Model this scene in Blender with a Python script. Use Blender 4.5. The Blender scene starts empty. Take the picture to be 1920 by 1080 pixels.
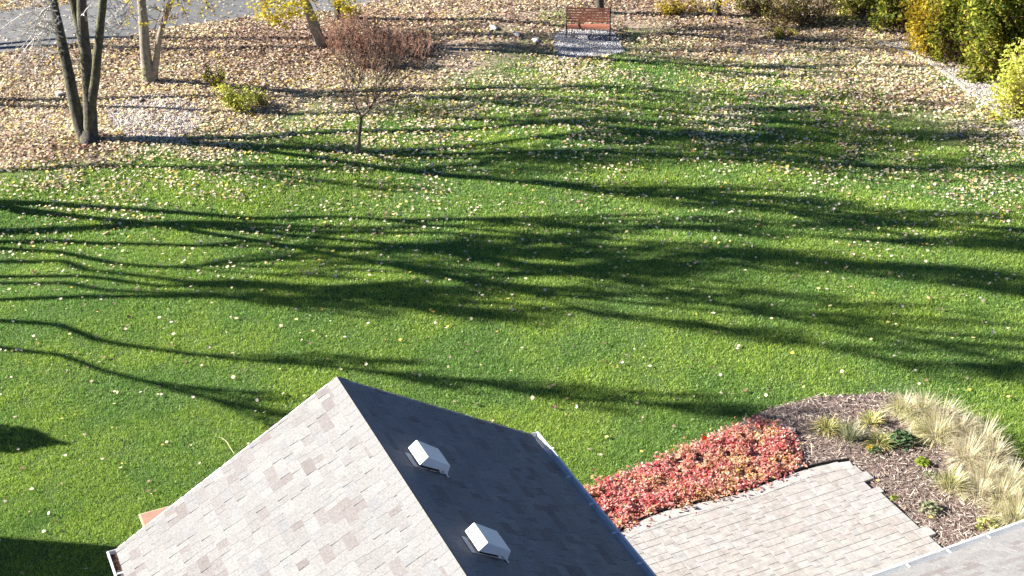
import bpy, math, random
import numpy as np
from mathutils import Vector

random.seed(7)
rng = np.random.default_rng(11)
scene = bpy.context.scene
R = math.radians

# ------------------------------------------------------------------ camera
F, PITCH, CAM_H = 2650.0, math.atan(1540 / 2650.0), 14.0       # focal length in pixels of a 1920 wide picture
cam_data = bpy.data.cameras.new('camera')
cam = bpy.data.objects.new('camera', cam_data)
scene.collection.objects.link(cam)
cam_data.sensor_width = 36.0
cam_data.lens = 36.0 * F / 1920.0
cam_data.clip_end = 1000
cam.location = (0, 0, CAM_H)
cam.rotation_euler = (math.pi / 2 - PITCH, 0, 0)
scene.camera = cam

# ------------------------------------------------------------------ light
SUN_AZ, SUN_EL = R(-84), R(25.5)                 # azimuth measured clockwise from +Y
world = bpy.data.worlds.new('World')
scene.world = world
world.use_nodes = True
wn = world.node_tree.nodes
sky = wn.new('ShaderNodeTexSky')
sky.sky_type = 'NISHITA'
sky.sun_disc = False
sky.sun_elevation = SUN_EL
sky.sun_rotation = SUN_AZ
sky.air_density = 0.55
sky.dust_density = 0.0
sky.ozone_density = 4.0
world.node_tree.links.new(sky.outputs[0], wn['Background'].inputs[0])
wn['Background'].inputs[1].default_value = 0.05
sd = bpy.data.lights.new('sun', 'SUN')
sd.energy = 5.0
sd.angle = R(0.5)
sd.color = (1.0, 0.955, 0.88)
sun = bpy.data.objects.new('sun', sd)
scene.collection.objects.link(sun)
sdir = Vector((math.sin(SUN_AZ) * math.cos(SUN_EL), math.cos(SUN_AZ) * math.cos(SUN_EL), math.sin(SUN_EL)))
sun.rotation_euler = sdir.to_track_quat('Z', 'Y').to_euler()
sun.location = (-20, 20, 30)
scene.view_settings.view_transform = 'Standard'
scene.view_settings.look = 'None'
scene.view_settings.gamma = 1
scene.view_settings.exposure = 1.75
TAN = math.tan(SUN_EL)
SD = Vector((-math.sin(SUN_AZ), -math.cos(SUN_AZ), 0)).normalized()    # direction shadows fall

# ------------------------------------------------------------------ ground helpers
def gz(x, y):
    """gentle undulation of the lawn (works on numbers and arrays)"""
    fade = np.clip((y - 21.0) / 4.0, 0, 1)
    return fade * (0.07 * np.sin(x * 0.55 + y * 0.21) + 0.06 * np.sin(y * 0.8 - x * 0.17 + 1.3) + 0.03 * np.sin(x * 1.1 - y * 0.6))

CT, ST = math.cos(PITCH), math.sin(PITCH)
def ray(px, py):
    u = (px - 960) / F; v = -(py - 540) / F
    return Vector((u, CT + v * ST, -ST + v * CT))
def at(px, py, z=0.0):
    d = ray(px, py); t = (z - CAM_H) / d.z
    return Vector((d.x * t, d.y * t, z))
def g(px, py, up=0.0):
    p = at(px, py, 0)
    for _ in range(4):
        p = at(px, py, float(gz(p.x, p.y)) + up)
    return p
def aty(px, py, Y):
    d = ray(px, py); t = Y / d.y
    return Vector((d.x * t, Y, CAM_H + d.z * t))
def proj(x, y, z=0.0):
    dz = z - CAM_H
    dep = y * CT - dz * ST
    return 960 + F * x / dep, 540 - F * (y * ST + dz * CT) / dep

def in_poly(x, y, poly):
    x = np.asarray(x, float); y = np.asarray(y, float)
    res = np.zeros(x.shape, bool)
    n = len(poly)
    for i in range(n):
        x1, y1 = poly[i][0], poly[i][1]; x2, y2 = poly[(i + 1) % n][0], poly[(i + 1) % n][1]
        c = ((y1 > y) != (y2 > y)) & (x < (x2 - x1) * (y - y1) / ((y2 - y1) if y2 != y1 else 1e-9) + x1)
        res ^= c
    return res

# value noise for numpy
_perm = rng.random((256, 256))
def vnoise(x, y, s=1.0, o=0):
    x = np.asarray(x) / s + 100 + o; y = np.asarray(y) / s + 100 + o * 3
    xi = np.floor(x).astype(int); yi = np.floor(y).astype(int)
    fx = x - xi; fy = y - yi
    fx = fx * fx * (3 - 2 * fx); fy = fy * fy * (3 - 2 * fy)
    a = _perm[xi % 256, yi % 256]; b = _perm[(xi + 1) % 256, yi % 256]
    c = _perm[xi % 256, (yi + 1) % 256]; d = _perm[(xi + 1) % 256, (yi + 1) % 256]
    return (a * (1 - fx) + b * fx) * (1 - fy) + (c * (1 - fx) + d * fx) * fy

# ------------------------------------------------------------------ materials
MATS = {}
def new_mat(name):
    m = bpy.data.materials.new(name); m.use_nodes = True
    MATS[name] = m
    return m, m.node_tree.nodes, m.node_tree.links, m.node_tree.nodes['Principled BSDF']
def col(c): return (c[0], c[1], c[2], 1)
def ramp(nodes, stops, mode='LINEAR'):
    r = nodes.new('ShaderNodeValToRGB'); r.color_ramp.interpolation = mode
    el = r.color_ramp.elements
    while len(el) < len(stops): el.new(0.5)
    for e, (p, c) in zip(el, stops): e.position = p; e.color = col(c)
    return r
def noise_tex(nodes, links, scale, detail=4, rough=0.6, vec=None):
    n = nodes.new('ShaderNodeTexNoise'); n.inputs['Scale'].default_value = scale
    n.inputs['Detail'].default_value = detail; n.inputs['Roughness'].default_value = rough
    if vec is None:
        geo = nodes.new('ShaderNodeNewGeometry'); vec = geo.outputs['Position']
    links.new(vec, n.inputs['Vector'])
    return n
def mixc(nodes, links, mode, fac, a, b):
    m = nodes.new('ShaderNodeMix'); m.data_type = 'RGBA'; m.blend_type = mode
    for sock, v in ((m.inputs[0], fac), (m.inputs[6], a), (m.inputs[7], b)):
        if hasattr(v, 'is_output'): links.new(v, sock)
        elif isinstance(v, (tuple, list)): sock.default_value = col(v)
        else: sock.default_value = v
    return m.outputs[2]
def add_bump(nodes, links, bsdf, h, strength, dist):
    b = nodes.new('ShaderNodeBump'); b.inputs['Strength'].default_value = strength; b.inputs['Distance'].default_value = dist
    links.new(h, b.inputs['Height']); links.new(b.outputs[0], bsdf.inputs['Normal'])

def mat_noise(name, c1, c2, scale, rough=0.8, bump=0.3, bdist=0.01, detail=6, stops=None, metallic=0.0, spec=0.3):
    m, n, l, b = new_mat(name)
    t = noise_tex(n, l, scale, detail)
    r = ramp(n, stops or [(0.3, c1), (0.7, c2)])
    l.new(t.outputs[0], r.inputs[0]); l.new(r.outputs[0], b.inputs['Base Color'])
    b.inputs['Roughness'].default_value = rough; b.inputs['Metallic'].default_value = metallic
    b.inputs['Specular IOR Level'].default_value = spec
    if bump: add_bump(n, l, b, t.outputs[0], bump, bdist)
    return m

def mat_islands(name, stops, transl=0.3, patch=None, patch_scale=0.5, patch_stops=(0.45, 0.6), rough=0.7, fine=None, mode='LINEAR', spec=0.2):
    """a colour drawn per leaf / blade / stone; patch: second list of colours taken where a broad noise is high"""
    m, n, l, b = new_mat(name)
    geo = n.new('ShaderNodeNewGeometry')
    r = ramp(n, stops, mode); l.new(geo.outputs['Random Per Island'], r.inputs[0])
    out = r.outputs[0]
    if patch:
        r2 = ramp(n, patch, mode); l.new(geo.outputs['Random Per Island'], r2.inputs[0])
        t = noise_tex(n, l, patch_scale, 3, 0.6, geo.outputs['Position'])
        mr = n.new('ShaderNodeMapRange'); mr.inputs[1].default_value, mr.inputs[2].default_value = patch_stops
        l.new(t.outputs[0], mr.inputs[0])
        out = mixc(n, l, 'MIX', mr.outputs[0], out, r2.outputs[0])
    if fine:
        t2 = noise_tex(n, l, fine, 3, 0.7, geo.outputs['Position'])
        r3 = ramp(n, [(0.3, (0.72, 0.72, 0.72)), (0.7, (1.15, 1.15, 1.15))]); l.new(t2.outputs[0], r3.inputs[0])
        out = mixc(n, l, 'MULTIPLY', 1.0, out, r3.outputs[0])
    l.new(out, b.inputs['Base Color'])
    b.inputs['Roughness'].default_value = rough; b.inputs['Specular IOR Level'].default_value = spec
    if transl:
        tr = n.new('ShaderNodeBsdfTranslucent'); l.new(out, tr.inputs[0])
        ms = n.new('ShaderNodeMixShader'); ms.inputs[0].default_value = transl
        l.new(b.outputs[0], ms.inputs[1]); l.new(tr.outputs[0], ms.inputs[2])
        l.new(ms.outputs[0], n['Material Output'].inputs[0])
    return m

# ------------------------------------------------------------------ mesh helpers
class MB:
    def __init__(s): s.v = []; s.f = []
    def quad(s, *p):
        i = len(s.v); s.v += [tuple(q) for q in p]; s.f.append(tuple(range(i, i + len(p))))
    def box(s, o, a, b, c):
        """o = one corner, a, b, c = edge vectors"""
        o, a, b, c = Vector(o), Vector(a), Vector(b), Vector(c)
        i = len(s.v)
        s.v += [tuple(o + a * x + b * y + c * z) for x in (0, 1) for y in (0, 1) for z in (0, 1)]
        s.f += [tuple(i + k for k in q) for q in ((0, 1, 3, 2), (4, 6, 7, 5), (0, 4, 5, 1), (2, 3, 7, 6), (0, 2, 6, 4), (1, 5, 7, 3))]
    def prism(s, prof, ext):
        """closed prism of a planar profile (list of points) pushed along ext"""
        i = len(s.v); n = len(prof); ext = Vector(ext)
        s.v += [tuple(p) for p in prof] + [tuple(Vector(p) + ext) for p in prof]
        s.f.append(tuple(i + k for k in range(n - 1, -1, -1))); s.f.append(tuple(i + n + k for k in range(n)))
        for k in range(n): s.f.append((i + k, i + (k + 1) % n, i + n + (k + 1) % n, i + n + k))
    def tube(s, pts, rad, sides=6, jitter=0.0, cap=False):
        n = len(pts); i0 = len(s.v); up = Vector((0.3, 0.9, 0.1))
        for k in range(n):
            p = pts[k]
            t = (pts[min(k + 1, n - 1)] - pts[max(k - 1, 0)])
            if t.length < 1e-9: t = Vector((0, 0, 1))
            t.normalize()
            a = t.cross(up); a = a.normalized() if a.length > 1e-4 else Vector((1, 0, 0))
            b = t.cross(a)
            for j in range(sides):
                an = 2 * math.pi * j / sides
                r = rad[k] * (1 + (random.uniform(-jitter, jitter) if jitter else 0))
                s.v.append(tuple(p + a * (math.cos(an) * r) + b * (math.sin(an) * r)))
        for k in range(n - 1):
            for j in range(sides):
                a0 = i0 + k * sides + j; a1 = i0 + k * sides + (j + 1) % sides
                s.f.append((a0, a1, a1 + sides, a0 + sides))
        if cap:
            s.f.append(tuple(i0 + j for j in range(sides))); s.f.append(tuple(i0 + (n - 1) * sides + j for j in range(sides)))
    def build(s, name, mat, parent=None, smooth=False, bevel=0.0):
        me = bpy.data.meshes.new(name); me.from_pydata(s.v, [], s.f); me.update()
        if smooth: me.polygons.foreach_set('use_smooth', [True] * len(me.polygons))
        o = bpy.data.objects.new(name, me); scene.collection.objects.link(o)
        me.materials.append(MATS[mat])
        if parent is not None:
            o.parent = parent; o.matrix_parent_inverse.identity()
            if wpos(parent).length:                     # vertices are world coordinates: make them local
                off = np.array(wpos(parent)); co = np.empty(len(me.vertices) * 3); me.vertices.foreach_get('co', co)
                co = (co.reshape(-1, 3) - off).ravel(); me.vertices.foreach_set('co', co); me.update()
        if bevel:
            bv = o.modifiers.new('bevel', 'BEVEL'); bv.width = bevel; bv.segments = 2; bv.limit_method = 'ANGLE'
        return o
def wpos(o):
    p = Vector((0, 0, 0))
    while o is not None: p = p + o.location; o = o.parent
    return p
def tag(o, label=None, cat=None, group=None, kind=None):
    if label: o['label'] = label
    if cat: o['category'] = cat
    if group: o['group'] = group
    if kind: o['kind'] = kind
    return o
def empty(name, loc, label, cat, group=None):
    o = bpy.data.objects.new(name, None); o.location = loc; o.empty_display_size = 0.2
    scene.collection.objects.link(o); tag(o, label, cat, group)
    return o

def np_mesh(name, V, nper, faces_local, mat, parent=None):
    """V: (N*nper, 3) vertices of N equal islands, faces_local: list of faces (all same length) within one island"""
    N = len(V) // nper
    fl = np.array(faces_local); k = fl.shape[1]
    idx = (np.arange(N)[:, None, None] * nper + fl[None]).reshape(-1)
    nf = N * len(fl)
    me = bpy.data.meshes.new(name)
    me.vertices.add(len(V)); me.vertices.foreach_set('co', np.ascontiguousarray(V, dtype=np.float32).ravel())
    me.loops.add(nf * k); me.loops.foreach_set('vertex_index', idx.astype(np.int32))
    me.polygons.add(nf); me.polygons.foreach_set('loop_start', (np.arange(nf) * k).astype(np.int32))
    me.update(calc_edges=True); me.validate()
    me.materials.append(MATS[mat])
    o = bpy.data.objects.new(name, me); scene.collection.objects.link(o)
    if parent is not None:
        o.parent = parent
        co = V - np.array(wpos(parent))[None]
        me.vertices.foreach_set('co', np.ascontiguousarray(co, dtype=np.float32).ravel()); me.update()
    return o

def rand_frames(N, tilt):
    """N orthonormal frames whose normal leans from +Z by up to tilt (radians, gaussian)"""
    th = np.abs(rng.normal(0, tilt, N)); ph = rng.random(N) * 2 * np.pi
    nrm = np.stack([np.sin(th) * np.cos(ph), np.sin(th) * np.sin(ph), np.cos(th)], 1)
    ro = rng.random(N) * 2 * np.pi
    a = np.stack([np.cos(ro), np.sin(ro), np.zeros(N)], 1)
    a -= nrm * (a * nrm).sum(1)[:, None]; a /= np.linalg.norm(a, axis=1)[:, None] + 1e-9
    b = np.cross(nrm, a)
    return a, b, nrm

MAPLE = np.array([(0, 0), (0.0, -0.55), (0.32, -0.32), (0.62, 0.02), (0.30, 0.12), (0.42, 0.5), (0.12, 0.3), (0, 0.75), (-0.12, 0.3), (-0.42, 0.5), (-0.30, 0.12), (-0.62, 0.02), (-0.32, -0.32)])
MAPLE_F = [(0, i, i + 1) for i in range(1, 12)] + [(0, 12, 1)]
OVAL = np.array([(0, -0.5), (0.26, -0.1), (0.2, 0.25), (0, 0.55), (-0.2, 0.25), (-0.26, -0.1)])
OVAL_F = [(0, 1, 2), (0, 2, 3), (0, 3, 4), (0, 4, 5)]
def leaf_mesh(name, P, size, tilt, mat, shape='maple', curl=0.25, parent=None, frames=None):
    N = len(P)
    L, Fl = (MAPLE, MAPLE_F) if shape == 'maple' else (OVAL, OVAL_F)
    a, b, n = frames if frames else rand_frames(N, tilt)
    s = (size * rng.uniform(0.45, 1.4, N))[:, None, None]
    cu = rng.uniform(-curl, curl * 1.6, N)[:, None, None]
    r2 = (L ** 2).sum(1)[None, :, None]
    V = P[:, None] + s * (a[:, None] * L[None, :, :1] + b[:, None] * L[None, :, 1:] + n[:, None] * (r2 * cu))
    return np_mesh(name, V.reshape(-1, 3), len(L), Fl, mat, parent)

# ------------------------------------------------------------------ material set
mat_noise('bark_grey', (0.035, 0.030, 0.024), (0.13, 0.115, 0.095), 14, 0.95, 0.9, 0.03)
m, n, l, b = new_mat('bark_moss')                    # grey bark with yellow-green lichen on one flank
t = noise_tex(n, l, 11, 8); r = ramp(n, [(0.3, (0.03, 0.026, 0.021)), (0.7, (0.115, 0.10, 0.082))]); l.new(t.outputs[0], r.inputs[0])
geo = n.new('ShaderNodeNewGeometry'); sx = n.new('ShaderNodeSeparateXYZ'); l.new(geo.outputs['Normal'], sx.inputs[0])
t2 = noise_tex(n, l, 4, 4); ad = n.new('ShaderNodeMath'); ad.operation = 'SUBTRACT'; l.new(t2.outputs[0], ad.inputs[0]); l.new(sx.outputs[0], ad.inputs[1])
mr = n.new('ShaderNodeMapRange'); mr.inputs[1].default_value = 1.05; mr.inputs[2].default_value = 1.6; l.new(ad.outputs[0], mr.inputs[0])
l.new(mixc(n, l, 'MIX', mr.outputs[0], r.outputs[0], (0.15, 0.16, 0.05)), b.inputs['Base Color'])
b.inputs['Roughness'].default_value = 0.95; add_bump(n, l, b, t.outputs[0], 1.0, 0.04)
mat_noise('bark_tan', (0.16, 0.14, 0.11), (0.34, 0.30, 0.25), 12, 0.9, 0.6, 0.02)
mat_noise('bark_young', (0.06, 0.045, 0.035), (0.17, 0.13, 0.10), 16, 0.9, 0.4, 0.01)
mat_noise('twig_pale', (0.38, 0.35, 0.32), (0.62, 0.58, 0.54), 20, 0.8, 0)
mat_noise('twig_brown', (0.10, 0.06, 0.045), (0.24, 0.15, 0.11), 20, 0.9, 0)
mat_noise('twig_red', (0.17, 0.075, 0.05), (0.44, 0.25, 0.17), 9, 0.9, 0)
mat_noise('straw', (0.45, 0.36, 0.20), (0.75, 0.65, 0.45), 10, 0.8, 0)
mat_noise('asphalt', (0.12, 0.12, 0.122), (0.20, 0.197, 0.195), 3, 0.9, 0.3, 0.01, detail=12)
mat_noise('concrete', (0.30, 0.285, 0.26), (0.48, 0.455, 0.42), 6, 0.9, 0.3, 0.01)
mat_noise('stone_pale', (0.45, 0.44, 0.42), (0.75, 0.74, 0.72), 7, 0.8, 0.5, 0.02)
mat_noise('stone_tan', (0.35, 0.29, 0.26), (0.55, 0.47, 0.42), 9, 0.85, 0.5, 0.02)
mat_noise('mulch_soil', (0.08, 0.055, 0.045), (0.28, 0.21, 0.18), 30, 0.95, 0.8, 0.02, detail=10)
mat_noise('gravel_soil', (0.22, 0.20, 0.19), (0.42, 0.39, 0.37), 40, 0.95, 0.8, 0.02, detail=8)
mat_noise('joint_sand', (0.22, 0.20, 0.17), (0.34, 0.31, 0.27), 60, 0.95, 0)
mat_noise('white_metal', (0.74, 0.75, 0.76), (0.84, 0.85, 0.86), 4, 0.4, 0.02, 0.002, spec=0.5)
mat_noise('gutter_inside', (0.40, 0.42, 0.40), (0.58, 0.60, 0.57), 5, 0.5, 0)
mat_noise('vinyl_wall', (0.55, 0.52, 0.46), (0.60, 0.57, 0.51), 3, 0.7, 0)
mat_noise('roof_felt', (0.06, 0.06, 0.062), (0.09, 0.09, 0.092), 30, 0.95, 0)
mat_noise('tan_board', (0.36, 0.20, 0.14), (0.42, 0.245, 0.175), 8, 0.7, 0.1, 0.003)
mat_noise('cream_trim', (0.48, 0.40, 0.27), (0.55, 0.47, 0.33), 8, 0.6, 0)
mat_noise('edging_black', (0.015, 0.015, 0.015), (0.03, 0.03, 0.03), 10, 0.7, 0)
mat_noise('iron_black', (0.012, 0.012, 0.013), (0.025, 0.025, 0.027), 20, 0.5, 0.1, 0.002)
mat_noise('bench_wood', (0.30, 0.11, 0.065), (0.46, 0.19, 0.115), 18, 0.6, 0.2, 0.003)
mat_noise('flag_orange', (0.85, 0.10, 0.01), (0.9, 0.14, 0.02), 4, 0.6, 0)
mat_noise('wire', (0.3, 0.3, 0.3), (0.4, 0.4, 0.4), 4, 0.4, 0, metallic=0.8)

LEAF_TAN = [(0.0, (0.16, 0.10, 0.07)), (0.2, (0.38, 0.27, 0.19)), (0.42, (0.62, 0.50, 0.38)), (0.66, (0.78, 0.70, 0.57)), (0.82, (0.82, 0.74, 0.34)), (0.94, (0.78, 0.62, 0.10)), (1.0, (0.62, 0.34, 0.10))]
LEAF_YEL = [(0.0, (0.28, 0.18, 0.11)), (0.3, (0.70, 0.58, 0.40)), (0.6, (0.85, 0.78, 0.65)), (0.85, (0.84, 0.74, 0.36)), (1.0, (0.58, 0.34, 0.12))]
mat_islands('leaf_litter', LEAF_TAN, 0.12, LEAF_YEL, 0.45, (0.47, 0.62))
mat_islands('leaf_brown', [(0.0, (0.11, 0.055, 0.035)), (0.3, (0.24, 0.14, 0.10)), (0.6, (0.40, 0.27, 0.20)), (0.85, (0.62, 0.50, 0.42)), (1.0, (0.60, 0.36, 0.10))], 0.12)
mat_islands('leaf_yellow', [(0, (0.42, 0.36, 0.03)), (0.5, (0.66, 0.55, 0.05)), (1, (0.72, 0.62, 0.16))], 0.45)
mat_islands('leaf_yellow_green', [(0, (0.10, 0.15, 0.015)), (0.45, (0.30, 0.34, 0.03)), (0.8, (0.52, 0.48, 0.06)), (1, (0.62, 0.52, 0.08))], 0.4)
mat_islands('leaf_bright_green', [(0, (0.14, 0.24, 0.02)), (0.6, (0.32, 0.42, 0.05)), (1, (0.5, 0.54, 0.10))], 0.4)
mat_islands('leaf_olive', [(0, (0.055, 0.08, 0.01)), (0.5, (0.19, 0.24, 0.03)), (0.85, (0.36, 0.38, 0.05)), (1, (0.50, 0.40, 0.05))], 0.35, [(0, (0.14, 0.14, 0.02)), (1, (0.42, 0.36, 0.05))], 0.9, (0.5, 0.65))
mat_islands('leaf_lime', [(0, (0.22, 0.27, 0.03)), (0.4, (0.54, 0.58, 0.09)), (0.8, (0.76, 0.74, 0.18)), (1, (0.80, 0.70, 0.22))], 0.4)
mat_islands('leaf_mid', [(0, (0.06, 0.085, 0.012)), (0.5, (0.17, 0.21, 0.025)), (0.85, (0.36, 0.36, 0.045)), (1, (0.60, 0.50, 0.06))], 0.4, [(0, (0.20, 0.19, 0.02)), (1, (0.58, 0.50, 0.06))], 0.9, (0.52, 0.66))
mat_islands('leaf_brownolive', [(0, (0.07, 0.05, 0.02)), (0.5, (0.20, 0.15, 0.05)), (1, (0.46, 0.36, 0.10))], 0.3, [(0, (0.10, 0.12, 0.02)), (1, (0.36, 0.36, 0.06))], 0.9, (0.5, 0.65))
mat_islands('leaf_gold', [(0, (0.24, 0.17, 0.02)), (0.5, (0.52, 0.42, 0.04)), (0.9, (0.66, 0.50, 0.06)), (1, (0.6, 0.28, 0.03))], 0.45)
mat_islands('leaf_red', [(0, (0.42, 0.06, 0.06)), (0.25, (0.74, 0.14, 0.14)), (0.5, (0.76, 0.30, 0.29)), (0.75, (0.80, 0.56, 0.50)), (0.92, (0.42, 0.24, 0.13)), (1, (0.46, 0.46, 0.12))], 0.3,
            [(0, (0.34, 0.16, 0.09)), (0.4, (0.66, 0.36, 0.23)), (0.75, (0.78, 0.54, 0.36)), (1, (0.74, 0.42, 0.07))], 1.3, (0.46, 0.62))
mat_islands('leaf_hosta', [(0, (0.22, 0.26, 0.06)), (0.4, (0.50, 0.52, 0.16)), (0.8, (0.66, 0.60, 0.32)), (1, (0.6, 0.38, 0.12))], 0.3)
mat_islands('leaf_dark', [(0, (0.05, 0.10, 0.04)), (1, (0.13, 0.22, 0.09))], 0.3)
mat_islands('leaf_sage', [(0, (0.20, 0.24, 0.12)), (1, (0.42, 0.42, 0.26))], 0.3)
mat_islands('leaf_evergreen', [(0, (0.02, 0.04, 0.012)), (1, (0.06, 0.09, 0.03))], 0.1)
mat_islands('blade_straw', [(0, (0.36, 0.30, 0.18)), (0.35, (0.66, 0.58, 0.40)), (0.8, (0.84, 0.78, 0.62)), (1, (0.48, 0.50, 0.18))], 0.3)
mat_islands('blade_straw_green', [(0, (0.26, 0.30, 0.08)), (0.4, (0.56, 0.54, 0.25)), (1, (0.80, 0.74, 0.52))], 0.3)
mat_islands('chips', [(0, (0.12, 0.08, 0.065)), (0.4, (0.30, 0.215, 0.18)), (0.7, (0.48, 0.38, 0.32)), (1, (0.74, 0.66, 0.55))], 0)
mat_islands('pebbles', [(0, (0.14, 0.135, 0.14)), (0.5, (0.38, 0.37, 0.38)), (1, (0.68, 0.66, 0.65))], 0)
mat_islands('pebbles_pink', [(0, (0.30, 0.24, 0.22)), (0.5, (0.60, 0.52, 0.47)), (1, (0.84, 0.77, 0.70))], 0)
mat_islands('pavers', [(0, (0.385, 0.348, 0.318)), (0.3, (0.405, 0.374, 0.346)), (0.6, (0.415, 0.39, 0.364)), (0.85, (0.435, 0.408, 0.378)), (1, (0.38, 0.368, 0.352))], 0, None, fine=9, rough=0.9)
mat_islands('paver_border', [(0, (0.42, 0.39, 0.36)), (1, (0.48, 0.45, 0.42))], 0, None, fine=9, rough=0.9)
mat_islands('shingles', [(0, (0.192, 0.170, 0.162)), (0.08, (0.214, 0.194, 0.187)), (0.2, (0.236, 0.226, 0.221)), (0.6, (0.252, 0.243, 0.236)), (0.85, (0.270, 0.261, 0.254)), (1, (0.222, 0.221, 0.223))], 0, None, fine=42, rough=0.95)
mat_islands('ridge_caps', [(0, (0.236, 0.228, 0.223)), (1, (0.246, 0.238, 0.234))], 0, None, fine=60, rough=0.95)
for nm in ('shingles', 'pavers'):
    m = MATS[nm]; n, l = m.node_tree.nodes, m.node_tree.links
    t = noise_tex(n, l, 140 if nm == 'shingles' else 50, 3); add_bump(n, l, n['Principled BSDF'], t.outputs[0], 0.5, 0.004)
mat_islands('grass_blade', [(0, (0.085, 0.18, 0.035)), (0.4, (0.175, 0.345, 0.06)), (0.8, (0.28, 0.47, 0.10)), (0.95, (0.40, 0.58, 0.17)), (1.0, (0.62, 0.60, 0.34))], 0.35,
            [(0, (0.17, 0.28, 0.025)), (0.5, (0.36, 0.54, 0.07)), (1, (0.62, 0.70, 0.18))], 0.40, (0.40, 0.60), spec=0.5, rough=0.5)

# ground: soil + thatch green, turning to litter brown where the attribute says so
m, n, l, b = new_mat('ground')
t = noise_tex(n, l, 22, 8); r1 = ramp(n, [(0.3, (0.035, 0.065, 0.012)), (0.7, (0.10, 0.17, 0.03))]); l.new(t.outputs[0], r1.inputs[0])
t2 = noise_tex(n, l, 14, 8, 0.75); r2 = ramp(n, [(0.32, (0.10, 0.06, 0.04)), (0.5, (0.34, 0.25, 0.175)), (0.7, (0.62, 0.52, 0.40))]); l.new(t2.outputs[0], r2.inputs[0])
at_ = n.new('ShaderNodeAttribute'); at_.attribute_name = 'litter'
l.new(mixc(n, l, 'MIX', at_.outputs['Fac'], r1.outputs[0], r2.outputs[0]), b.inputs['Base Color'])
b.inputs['Roughness'].default_value = 0.95; add_bump(n, l, b, t2.outputs[0], 0.8, 0.03)

# ------------------------------------------------------------------ layout outlines (ground positions, read off the picture)
def gpoly(pts): return [g(*p) for p in pts]
ROAD = gpoly([(-500, 150), (-200, 120), (0, 100), (110, 86), (230, 72), (330, 50), (480, 32), (620, 22), (760, -8), (900, -60), (1000, -140), (700, -180), (500, -110), (300, -50), (150, 8), (0, 22), (-200, 34), (-500, 60)])
BED = gpoly([(1080, 935), (1130, 905), (1210, 875), (1290, 838), (1385, 797), (1440, 768), (1530, 745), (1650, 738), (1740, 750), (1815, 785), (1870, 835), (1925, 890), (2050, 1000), (2150, 1150), (1700, 1200), (1100, 1150)])
PAD = gpoly([(1034, 68), (1060, 57), (1110, 58), (1152, 60), (1160, 75), (1172, 98), (1140, 106), (1100, 108), (1050, 113), (1042, 95)])
KERB_PX = [(1640, 80), (1690, 94), (1750, 124), (1800, 160), (1850, 197), (1900, 238), (1960, 300), (2030, 390)]
STRIP = gpoly(KERB_PX + [(2200, 390), (2050, 250), (1930, 190), (1850, 140), (1790, 100), (1700, 80)])
PATCH = gpoly([(240, 185), (300, 175), (370, 195), (380, 235), (330, 262), (255, 268), (215, 240), (195, 205)])      # bare stony patch by the tree
P0 = g(1590, 872)                                       # far corner of the patio
RD = Vector((math.sin(math.atan2(-1440, math.hypot(F, 1540))), math.cos(math.atan2(-1440, math.hypot(F, 1540))), 0))   # ridge direction, away from the camera
PD = Vector((RD.y, -RD.x, 0))                           # across, to the right
EDGE_PX = [(1090, 1035), (1130, 1022), (1165, 1000), (1240, 965), (1345, 940), (1400, 925), (1493, 890), (1545, 876), (1592, 869)]
EDGE = [at(*p, 0.0) for p in EDGE_PX]
PATIO = EDGE + [at(1775, 1040), at(1900, 1160), at(1500, 1400), at(1100, 1400)]

def litter_density(px, py):
    X = np.array([0, 240, 480, 720, 960, 1200, 1440, 1680, 1920])
    Y = np.array([-60, 60, 120, 160, 200, 240, 290, 330, 380, 440, 540, 700, 1080])
    D = np.array([
        [1, 1, 1, 1, .95, .95, .95, .95, .95],
        [1, 1, 1, 1, .88, .85, .85, .80, .75],
        [1, 1, 1, .95, .64, .55, .66, .9, .7],
        [1, 1, 1, .85, .36, .38, .52, .9, .6],
        [1, 1, .95, .62, .26, .26, .38, .68, .50],
        [1, 1, .66, .36, .16, .18, .26, .56, .46],
        [1, .60, .34, .20, .12, .12, .17, .34, .38],
        [.75, .30, .24, .15, .09, .08, .11, .18, .28],
        [.24, .20, .15, .10, .06, .055, .06, .09, .15],
        [.10, .09, .08, .05, .04, .035, .04, .05, .07],
        [.028, .026, .024, .022, .022, .02, .02, .022, .024],
        [.013] * 9,
        [.009] * 9])
    px = np.clip(px, 0, 1919.9); py = np.clip(py, -60, 1079.9)
    xi = np.clip(np.searchsorted(X, px, 'right') - 1, 0, 7); yi = np.clip(np.searchsorted(Y, py, 'right') - 1, 0, 11)
    fx = (px - X[xi]) / (X[xi + 1] - X[xi]); fy = (py - Y[yi]) / (Y[yi + 1] - Y[yi])
    return (D[yi, xi] * (1 - fx) + D[yi, xi + 1] * fx) * (1 - fy) + (D[yi + 1, xi] * (1 - fx) + D[yi + 1, xi + 1] * fx) * fy

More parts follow.
